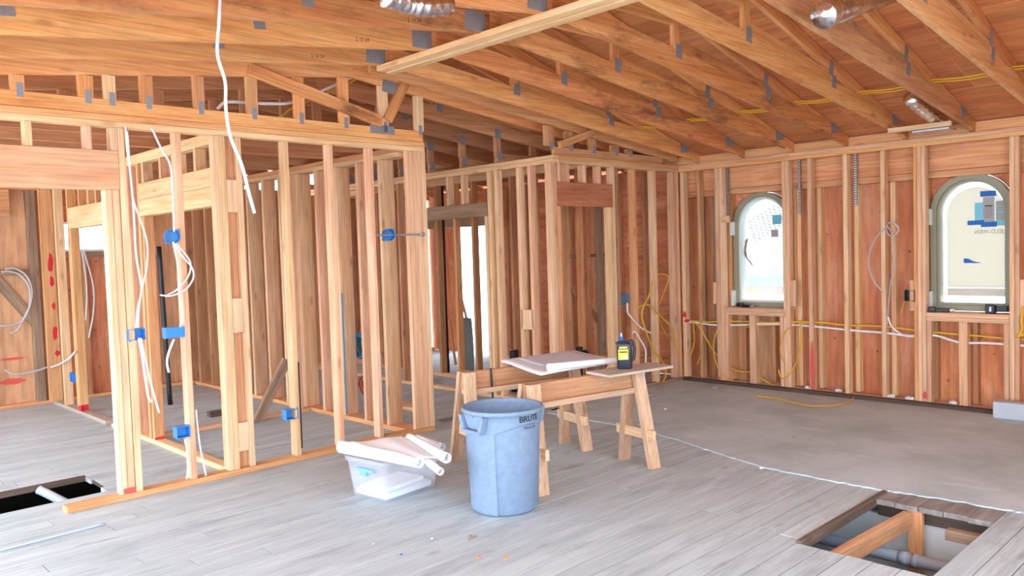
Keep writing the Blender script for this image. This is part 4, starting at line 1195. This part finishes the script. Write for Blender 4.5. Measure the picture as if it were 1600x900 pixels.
cable('white cable passing between the girder truss posts', [onY(x, y, 5.7) for x, y in ((340, 170), (352, 160), (385, 160), (420, 162), (457, 160), (500, 143), (530, 130), (570, 112))], 0.012, 'cable_white')
cable('yellow cable beside the white one in the girder truss', [onY(x, y, 5.75) for x, y in ((440, 182), (458, 168), (500, 150), (530, 138), (575, 113))], 0.009, 'cable_yellow')
# along the right wall
def wire(label, pts, X, r, mat): return cable(label, [onX(x, y, X) for x, y in pts], r, mat)
wire('upper yellow cable running level along the window wall', ((1072, 500), (1100, 503), (1150, 502), (1200, 504), (1240, 503), (1275, 503), (1320, 508), (1380, 510), (1430, 516), (1480, 521), (1530, 525), (1570, 529), (1600, 531)), 7.85, 0.009, 'cable_yellow')
wire('lower white cable running level along the window wall', ((1072, 502), (1085, 504), (1120, 508), (1150, 508), (1200, 506), (1245, 508), (1280, 511), (1330, 516), (1380, 520), (1425, 525), (1460, 524), (1500, 535), (1540, 536), (1600, 540)), 7.84, 0.011, 'cable_white')
wire('second yellow cable under the left arched window sill', ((1140, 506), (1172, 511), (1200, 508), (1240, 508), (1258, 505), (1300, 505)), 7.86, 0.008, 'cable_yellow')
wire('white looped cable on the plywood between the windows', ((1385, 515), (1388, 480), (1392, 440), (1398, 410), (1397, 380), (1393, 362), (1386, 352), (1394, 347), (1404, 355), (1400, 366), (1390, 368), (1385, 358), (1388, 349), (1398, 350), (1406, 361)), 7.83, 0.006, 'cable_grey')
wire('white cable bowing left of the single stud', ((1383, 356), (1370, 370), (1360, 390), (1357, 410), (1362, 432), (1372, 448), (1380, 456)), 7.79, 0.007, 'cable_grey')
wire('white cable tail drooping to the level cable', ((1388, 495), (1392, 508), (1402, 518), (1415, 525), (1430, 526)), 7.83, 0.008, 'cable_white')
wire('yellow cable loop hanging low right of the left arched window', ((1250, 508), (1252, 530), (1248, 555), (1240, 575), (1228, 590), (1220, 589), (1216, 577)), 7.79, 0.008, 'cable_yellow')
wire('thin yellow cable loop on the double stud', ((1244, 508), (1232, 513), (1223, 525), (1219, 545), (1222, 560), (1226, 567)), 7.785, 0.005, 'cable_yellow')
wire('yellow cable loop left of the left window stud', ((1121, 515), (1115, 535), (1116, 555), (1122, 575), (1135, 590), (1150, 597), (1168, 598)), 7.79, 0.007, 'cable_yellow')
wire('yellow cable sweeping down from the wall corner', ((1078, 500), (1092, 510), (1105, 532), (1118, 552), (1140, 573), (1155, 580), (1172, 582), (1190, 592), (1210, 603), (1222, 604)), 7.83, 0.008, 'cable_yellow')
wire('short yellow cable hanging in the corner', ((1083, 503), (1085, 530), (1081, 550), (1074, 565)), 7.84, 0.007, 'cable_yellow')
wire('second short yellow cable hanging in the corner', ((1094, 512), (1097, 530), (1096, 550), (1089, 570)), 7.84, 0.007, 'cable_yellow')
wire('yellow cable dangling beside the black box', ((1414, 470), (1410, 480), (1408, 492)), 7.8, 0.005, 'cable_yellow')
wire('bundle of yellow cable at the right edge of the photo', ((1600, 478), (1596, 500), (1597, 515), (1590, 526), (1600, 522)), 7.79, 0.012, 'cable_yellow')
# around the closet partition
def kwire(label, pts, Y, r, mat): return cable(label, [onY(x, y, Y) for x, y in pts], r, mat)
kwire('yellow cable arching high through the closet studs', ((1024, 430), (1031, 428), (1042, 430), (1044, 438), (1038, 455), (1032, 470), (1026, 480)), 5.345, 0.009, 'cable_yellow')
kwire('long yellow cable curving down through the closet studs', ((1019, 440), (1014, 462), (1006, 478), (1003, 495), (1010, 520), (1020, 545), (1032, 560), (1039, 575), (1040, 588), (1034, 598)), 5.22, 0.009, 'cable_yellow')
kwire('yellow cable looping over the second closet stud', ((998, 480), (1008, 476), (1018, 479), (1030, 492), (1046, 508), (1052, 520), (1058, 545), (1058, 558)), 5.23, 0.009, 'cable_yellow')
kwire('inner yellow cable beside the closet corner stud', ((1028, 495), (1037, 515), (1045, 530), (1048, 545), (1046, 560)), 5.4, 0.009, 'cable_yellow')
kwire('short level yellow cable between closet studs', ((1030, 492), (1040, 493), (1053, 491)), 5.4, 0.009, 'cable_yellow')
kwire('white cable swinging from the grey box', ((980, 473), (981, 488), (990, 500), (1003, 513), (1018, 521)), 5.23, 0.009, 'cable_white')
kwire('white cable dropping behind the bottle', ((988, 522), (992, 518), (1000, 530), (1008, 545), (1009, 560), (1007, 580), (1001, 593)), 5.2, 0.009, 'cable_white')
cable('white cable end curling on the floor behind the sawhorse', [onZ(x, y, 0.02) for x, y in ((1003, 619), (1018, 617), (1030, 610), (1037, 600))], 0.009, 'cable_grey')
cable('yellow cable lying in a curve on the grey floor', [onZ(x, y, 0.025) for x, y in ((1182, 619), (1210, 622), (1235, 628), (1265, 634), (1300, 634), (1322, 630), (1333, 622), (1334, 616))], 0.006, 'cable_yellow')
kwire('low pair yellow cable behind the bottle', ((905, 552), (930, 556), (1000, 558), (1050, 560)), 5.6, 0.009, 'cable_yellow')
# yellow cables across the trusses of the vault
zc = 2.60
for q, dx in ((0, 0.0), (1, 0.07)):
    pts = []
    for k in range(40):
        y = 5.3-0.1*k
        ph = ((y-1.67) % DY)/DY
        X = 6.75+dx
        pts.append((X+0.0, y, zb(X)+0.165-0.012*math.sin(ph*math.pi)*2))
    cable(['left of two yellow cables stapled across the vault trusses', 'right of two yellow cables stapled across the vault trusses'][q], pts, 0.007, 'cable_yellow')

# ------------------------------------------------------------------ ducts
def duct(name, label, pts, r, ribs=60):
    P_ = smooth_path(pts, 14)
    t = tag(empty(name, tuple(P_[0])), label, 'duct')
    vs, fs = tube_mesh(P_, r, 22, True, lambda u: 1+0.07*math.sin(u*ribs*2*math.pi/2)+0.02*math.sin(u*37))
    mesh_obj('foil_sleeve', vs, fs, 'foil', t, True)
    return t
duct('flex_duct', 'silver flexible duct lying across the trusses at the top right', [onY(1286, 24, 2.0), onY(1318, 10, 1.97), onY(1360, -4, 1.95), onY(1420, -24, 1.95)], 0.075, 40)
duct('flex_duct', 'silver duct boot dropping to the window wall plate', [onY(1422, 153, 2.4), onY(1440, 169, 2.4), onY(1458, 182, 2.42), onY(1470, 190, 2.44)], 0.055, 14)
duct('flex_duct', 'silver flexible duct glimpsed above the back left rooms', [(2.2, 7.2, 2.9), (2.5, 7.35, 2.86), (2.8, 7.3, 2.88), (3.1, 7.4, 2.82)], 0.11, 30)
duct('flex_duct', 'silver flexible duct glimpsed along the top left edge', [onY(600, -6, 3.2), onY(640, 4, 3.2)+Vector((0, .02, 0)), onY(665, 10, 3.2), onY(700, 8, 3.22)], 0.05, 16)
bar_ = tag(bar('vent_block', 7.36, 7.4, 2.27, 2.78, 2.475, 2.515, 'fir', None), 'pale block between two trusses beside the duct boot', 'block')
vt = tag(bar('metal_register', 7.42, 7.6, 2.3, 2.6, 2.455, 2.475, 'galv', None), 'flat metal register box on the window wall plate', 'register')

# ------------------------------------------------------------------ metal straps on the window wall
def strap(x, y0, y1, label):
    a, b = onX(x, y0, 7.885), onX(x, y1, 7.885)
    t = tag(empty('metal_strap', tuple(a)), label, 'strap', 'perforated straps on the window wall')
    n = max(4, int((a.z-b.z)/0.022))
    for k in range(n):
        z = a.z+(b.z-a.z)*(k+0.5)/n
        bar('strap_link', 7.888, 7.892, a.y-0.013, a.y+0.013, z-0.007, z+0.007, 'galv', t, 0.001)
    bar('strap_band', 7.893, 7.895, a.y-0.015, a.y+0.015, b.z, a.z, 'dark_sill', t, 0.001)
strap(1136, 263, 338, 'perforated strap left of the left arched window')
strap(1248, 250, 335, 'perforated strap right of the left arched window')
strap(1336, 240, 322, 'perforated strap midway between the arched windows')

# ------------------------------------------------------------------ tools on the sills
def hand_tool(c, rz, label, mats=('black_abs', 'steel_plate')):
    t = tag(empty('hand_tool', tuple(c), rz), label, 'tool')
    lbox('grip', -0.06, 0.06, -0.018, 0.018, 0.0, 0.035, mats[0], t, None, 0.008)
    lbox('head', 0.05, 0.11, -0.03, 0.03, 0.004, 0.05, mats[0], t, None, 0.01)
    vs, fs = lathe([(0.001, 0), (0.012, 0), (0.012, 0.05), (0.001, 0.05)], 12)
    local_obj('barrel', vs, fs, mats[1], t, True, Matrix.Translation((-0.1, 0, 0.018)) @ Matrix.Rotation(math.pi/2, 4, 'Y'))
hand_tool((7.86, 4.47, 0.852), math.radians(80), 'black hand tool on the left arched window sill')
hand_tool((7.85, 2.5, 0.867), math.radians(100), 'black tool with white knob at the left of the right window sill', ('black_abs', 'label_white'))
def level_tool():
    a = onX(1545, 487, 7.84)
    t = tag(empty('tape_tool', (7.86, 2.09, 0.867)), 'square black tool at the right of the right window sill', 'tool')
    lbox('body', -0.03, 0.03, -0.02, 0.06, 0, 0.085, 'black_abs', t, None, 0.008)
    lbox('mark', -0.032, -0.0305, 0.01, 0.025, 0.02, 0.06, 'label_white', t, None, 0.0005)
    lbox('arm', -0.02, 0.02, -0.11, -0.021, 0.02, 0.07, 'black_abs', t, None, 0.008)
level_tool()

# ------------------------------------------------------------------ spray paint on the timber (flat marks)
def blob(parent, pts, axis, a, mat='red_paint'):
    prism('paint_mark', pts, axis, a-0.0012, a, mat, parent)
def ell(cx, cy, rx, ry, n=14, j=0.25, rnd=random.Random(11)):
    return [(cx+rx*math.cos(2*math.pi*k/n)*(1+rnd.uniform(-j, j)), cy+ry*math.sin(2*math.pi*k/n)*(1+rnd.uniform(-j, j))) for k in range(n)]
for x, y, rx, ry in ((79, 412, 3, 16), (81, 440, 3, 8), (84, 478, 2.5, 6), (86, 520, 3.5, 11), (90, 552, 4, 5)):
    p = onY(x, y, 9.899); q = onY(x+rx, y-ry, 9.899)
    blob(wl, ell(p.x, p.z, abs(q.x-p.x), abs(q.z-p.z)), 'Y', 9.8992)
for x, y, rx, ry in ((24, 562, 20, 4), (24, 598, 20, 7)):
    p = onY(x, y, 10.0); q = onY(x+rx, y-ry, 10.0)
    blob(wb, ell(p.x, p.z, abs(q.x-p.x), abs(q.z-p.z), 20, 0.2), 'Y', PX0-0.0005, 'pink_paint')
for x, y, rx, ry in ((1070, 492, 2.5, 5), (1073, 501, 4, 3)):
    p = onX(x, y, RX); q = onX(x+rx, y-ry, RX)
    blob(wr, ell(p.y, p.z, abs(q.y-p.y), abs(q.z-p.z)), 'X', RX-0.0005)
for x, y, rx, ry, X in ((1269, 575, 3, 40, RX), (1445, 617, 4, 6, RX), (1124, 592, 2, 4, RX)):
    p = onX(x, y, X); q = onX(x+rx, y-ry, X)
    blob(wr, ell(p.y, p.z, min(0.019, abs(q.y-p.y)), abs(q.z-p.z), 16), 'X', X-0.0005, 'pink_paint')
bar('paint_mark', 1.76, 1.84, Y1+0.0035, Y1+0.0045, 0.04, 0.075, 'pink_paint', wf, 0.0003)
bar('paint_mark', 2.499, 2.4995, 8.96, 9.07, 0.04, 0.09, 'red_paint', wl, 0.0002); bar('paint_mark', 2.502, 2.58, 8.9885, 8.9895, 0.04, 0.1, 'red_paint', wl, 0.0002)
bar('paint_mark', 2.502, 2.58, 6.9685, 6.9695, 0.04, 0.06, 'red_paint', wl, 0.0002)

# ------------------------------------------------------------------ loose boards, pipes and debris
tag(beam('brace_board', onY(398, 665, 7.12), onY(448, 562, 7.12), 0.09, 0.045, 'old_wood', None, Vector((0.7, 0, 0.5))), 'dark brown board leaning against the middle partition', 'board')
def pipe(name, label, pts, r, mat, cat='pipe', joints=()):
    t = tag(empty(name, tuple(pts[0])), label, cat)
    vs, fs = tube_mesh(smooth_path(pts, 6), r, 14); mesh_obj('pipe_run', vs, fs, mat, t, True)
    for j in joints:
        p = Vector(j[0]); d = Vector(j[1])
        vs, fs = tube_mesh([p-d*0.5, p+d*0.5], r*1.12, 14); mesh_obj('coupling', vs, fs, mat, t, True)
    return t
hx = 6.45
b0 = onX(698, 575, hx); 
pipe('drain_pipe', 'thick black drain pipe standing in the hall doorway', [(hx, b0.y, 0.0), (hx, b0.y, 1.2), (hx, b0.y-0.01, 2.45)], 0.035, 'black_abs', joints=(((hx, b0.y, 0.12), (0, 0, 0.16)), ((hx, b0.y, 0.3), (0, 0, 0.08))))
b1 = onZ(266, 632, 0)
pipe('drain_pipe', 'black pipe standing behind the left partition doorway', [(b1.x, b1.y, 0), onY(257, 510, b1.y), onY(248, 385, b1.y)], 0.026, 'black_abs')
tag(bar('black_strip', 3.052, 3.064, 5.505, 5.515, 0.09, 0.75, 'black_abs', None), 'thin black strip standing against the partition stud', 'strip')
tag(bar('blue_strip', 4.095, 4.099, 6.5, 6.52, 0.05, 1.2, 'teal_hose', None), 'narrow blue strip on the middle partition', 'strip')
# conduit on the floor
c0, c1 = onZ(-20, 865, 0.008), onZ(164, 818, 0.008)
pipe('conduit', 'thin pale conduit lying on the planks at lower left', [c0, (c0+c1)/2, c1], 0.007, 'pipe_grey')
# inside the right floor hole
pa, pb_, pc = onX(1200, 820, 4.75), onX(1370, 862, 4.75), onX(1500, 893, 4.75)
pipe('sewer_pipe', 'grey pipe crossing the bottom of the right floor hole', [pa, (pa+pb_)/2, pb_, pc], 0.036, 'pipe_grey', joints=((onX(1430, 876.5, 4.75), (0, 0.03, 0)), (onX(1412, 872, 4.75), (0, 0.05, 0))))
dA, dB = onZ(1318, 869, -0.09), onX(1418, 812, 4.82)
dA = dA-(dB-dA)*0.22
tag(beam('brace_board', dA, dB, 0.1, 0.045, 'sawhorse_beam', None, Z3), 'brown board bridging the right floor hole at an angle', 'board')
tag(bar('post_board', 4.835, 4.875, 1.655, 1.735, -0.5, -0.012, 'fir_orange', None), 'upright orange board at the back of the right floor hole', 'board')
tag(bar('stub_board', 4.6, 4.66, 1.2, 1.46, -0.08, -0.024, 'old_wood', None), 'short brown board end poking into the right floor hole', 'board')
pipe('sewer_pipe', 'pale pipe inside the left floor hole', [onY(60, 765, 6.3), onY(75, 772, 6.25), onY(110, 790, 6.1)], 0.03, 'pipe_grey')
# white-washed block at the right edge
tag(bar('foam_block', 7.56, 7.7, 1.35, 2.02, 0.012, 0.15, 'foam_grey', None, 0.006), 'pale grey block on the floor under the right arched window', 'block')
# bits
def rock(name, label, c, s, mat, cat='debris', seed=0):
    rnd = random.Random(seed); bm = bmesh.new(); bmesh.ops.create_icosphere(bm, subdivisions=2, radius=1)
    for v in bm.verts:
        f = 1+rnd.uniform(-0.18, 0.18); v.co = Vector((v.co.x*s[0]*f, v.co.y*s[1]*f, max(-0.4, v.co.z)*s[2]*f))
    mz = min(v.co.z for v in bm.verts)
    for v in bm.verts: v.co.z -= mz
    me = bpy.data.meshes.new(name); bm.to_mesh(me); bm.free(); me.materials.append(MATS[mat])
    return tag(place(name, me, None, Matrix.Translation(c)), label, cat)
p = onZ(1118, 607, 0.011); rock('scrap', 'dark grey scrap beside the sill strip', (p.x, p.y, 0.011), (0.06, 0.04, 0.03), 'stone_grey', seed=1)
p = onZ(337, 650, 0); tag(bar('brick', p.x-0.07, p.x+0.07, p.y-0.04, p.y+0.04, 0.0, 0.055, 'plank_edge', None), 'dark brown brick on the floor behind the partition', 'brick')
for i, (x, y, m, s, lab) in enumerate(((675, 842, 'white_trim', 0.006, 'small white chip left of the trash can foot'), (627, 867, 'blue_tape', 0.006, 'tiny blue chip on the planks'), (747, 871, 'orange_bit', 0.009, 'small orange chip on the planks'),
        (790, 873, 'orange_bit', 0.009, 'small orange chip under the trash can'), (583, 850, 'white_trim', 0.005, 'tiny white chip on the planks'), (1040, 640, 'white_trim', 0.012, 'white scrap on the grey floor'),
        (1190, 732, 'concrete_white', 0.014, 'pale crumb at the torn floor edge'), (1240, 683, 'stone_grey', 0.006, 'dark crumb on the grey floor'), (1000, 665, 'concrete_white', 0.016, 'pale crumb under the front sawhorse'), (735, 838, 'old_wood', 0.007, 'brown splinter near the trash can'))):
    z = 0.011 if x > 1000 and y < 730 else 0.001
    p = onZ(x, y, z); rock('chip', lab, (p.x, p.y, z), (s*1.6, s, s*0.7), m, seed=i+3)
p = onZ(738, 842, 0); tag(beam('wood_splinter', (p.x-0.03, p.y-0.0, 0.004), (p.x+0.04, p.y+0.01, 0.004), 0.006, 0.008, 'old_wood', None), 'thin brown wood splinter on the foreground planks', 'splinter')
# beyond the hall doorway
p = onX(729, 545, 6.5)
def cloth():
    vs, fs = [], []
    y0, y1 = onX(737, 545, 6.5).y, onX(719, 545, 6.5).y
    for side in (0, 1):
        for j in range(13):
            for i in range(7):
                z = 0.03+0.7*j/12
                vs.append(Vector((6.5+0.12*(1-j/12)*0.0+0.015*math.sin(i*1.3+j*0.3)+side*0.02, y0+(y1-y0)*i/6, z)))
    n = 91
    for j in range(12):
        for i in range(6):
            a = j*7+i; q = [a, a+1, a+8, a+7]; fs.append(q); fs.append([n+k for k in q][::-1])
    ring = list(range(7))+[j*7+6 for j in range(1, 13)]+[84+i for i in range(5, -1, -1)]+[j*7 for j in range(11, 0, -1)]
    for k in range(len(ring)): a, b = ring[k], ring[(k+1) % len(ring)]; fs.append([a, b, n+b, n+a])
    tag(mesh_obj('grey_sheet', vs, fs, 'grey_cloth', None, True), 'grey fabric roll standing beyond the hall doorway', 'sheet')
cloth()
for i, (xa, ya, xb, yb_, m) in enumerate(((683, 415, 700, 500, 'fir'), (714, 440, 735, 520, 'fir'), (702, 500, 712, 570, 'fir_orange'))):
    tag(beam('leaning_stick', onX(xa, ya, 6.75), onX(xb, yb_+60 if yb_+60 < 580 else yb_, 6.7), 0.035, 0.02, m, None, VY), ['pale stick leaning left of the black drain pipe', 'pale stick leaning over the grey fabric roll', 'orange stick leaning right of the black drain pipe'][i], 'stick')
# blue hose coil behind the middle partition
def coil(c, r0, label, mat, n=5, name='hose_coil', tr=0.014):
    pts = []
    for k in range(n*16+1):
        a = 2*math.pi*k/16; rr_ = r0*(1-0.06*math.sin(a*0.37))
        pts.append((c[0]+0.05*math.sin(a*0.21)+0.012*(k/16), c[1]+rr_*math.cos(a), c[2]+rr_*math.sin(a)+0.012*math.sin(k*0.7)))
    vs, fs = tube_mesh(pts, tr, 7); tag(mesh_obj(name, vs, fs, mat, None, True), label, 'hose')
p = onX(563, 540, 4.275); coil((4.275, p.y, p.z), 0.11, 'blue hose coil hanging behind the middle partition', 'teal_hose')
tag(bar('shelf_board', 4.72, 4.9, p.y-0.25, p.y+0.25, 0.002, 0.037, 'fir_yellow', None), 'small yellow board under the blue hose', 'board')
p = onX(563, 600, 4.75); coil((4.8, p.y, 0.15), 0.1, 'red hose coil below the blue hose', 'hose_red', 3, 'hose_coil', 0.012)
p = onY(803, 547, 6.3); pipe('pipe_stub', 'short black pipe stub behind the drawings', [(p.x, 6.3, 0.0), (p.x, 6.3, 0.3), (p.x, 6.3, p.z)], 0.05, 'black_abs')
p = onY(905, 545, 5.8); pipe('pipe_stub', 'black pipe fitting behind the closet partition', [(p.x, 5.8, 0.0), (p.x, 5.8, 0.3), (p.x, 5.8, p.z)], 0.035, 'black_abs', joints=(((p.x, 5.8, p.z-0.02), (0, 0, 0.08)), ((p.x+0.06, 5.8, p.z-0.06), (0.1, 0, 0))))

a_, b_ = onZ(688, 658, 0.006), onZ(738, 648, 0.006)
tag(beam('rubber_strip', a_, b_, 0.008, 0.1, 'grey_cloth', None, Z3), 'dark flat strip on the floor left of the rear sawhorse', 'strip')
for i, (x, y) in enumerate(((1262, 604), (1310, 610), (1392, 622), (1420, 620), (1490, 625), (1425, 624))):
    p = onX(x, y, 7.84); rr_ = random.Random(40+i)
    rock('plaster_crumb', ['pale plaster crumb at the foot of the second stud right of the left window', 'pale plaster crumb between the two straps at the wall foot', 'pale plaster crumb under the looped white cable', 'larger pale plaster crumb left of the right window post', 'pale plaster crumb under the right window sill', 'smallest plaster crumb left of the right window post'][i], (7.84, p.y, 0.041), (0.03, 0.035, 0.02), 'concrete_white', seed=50+i)
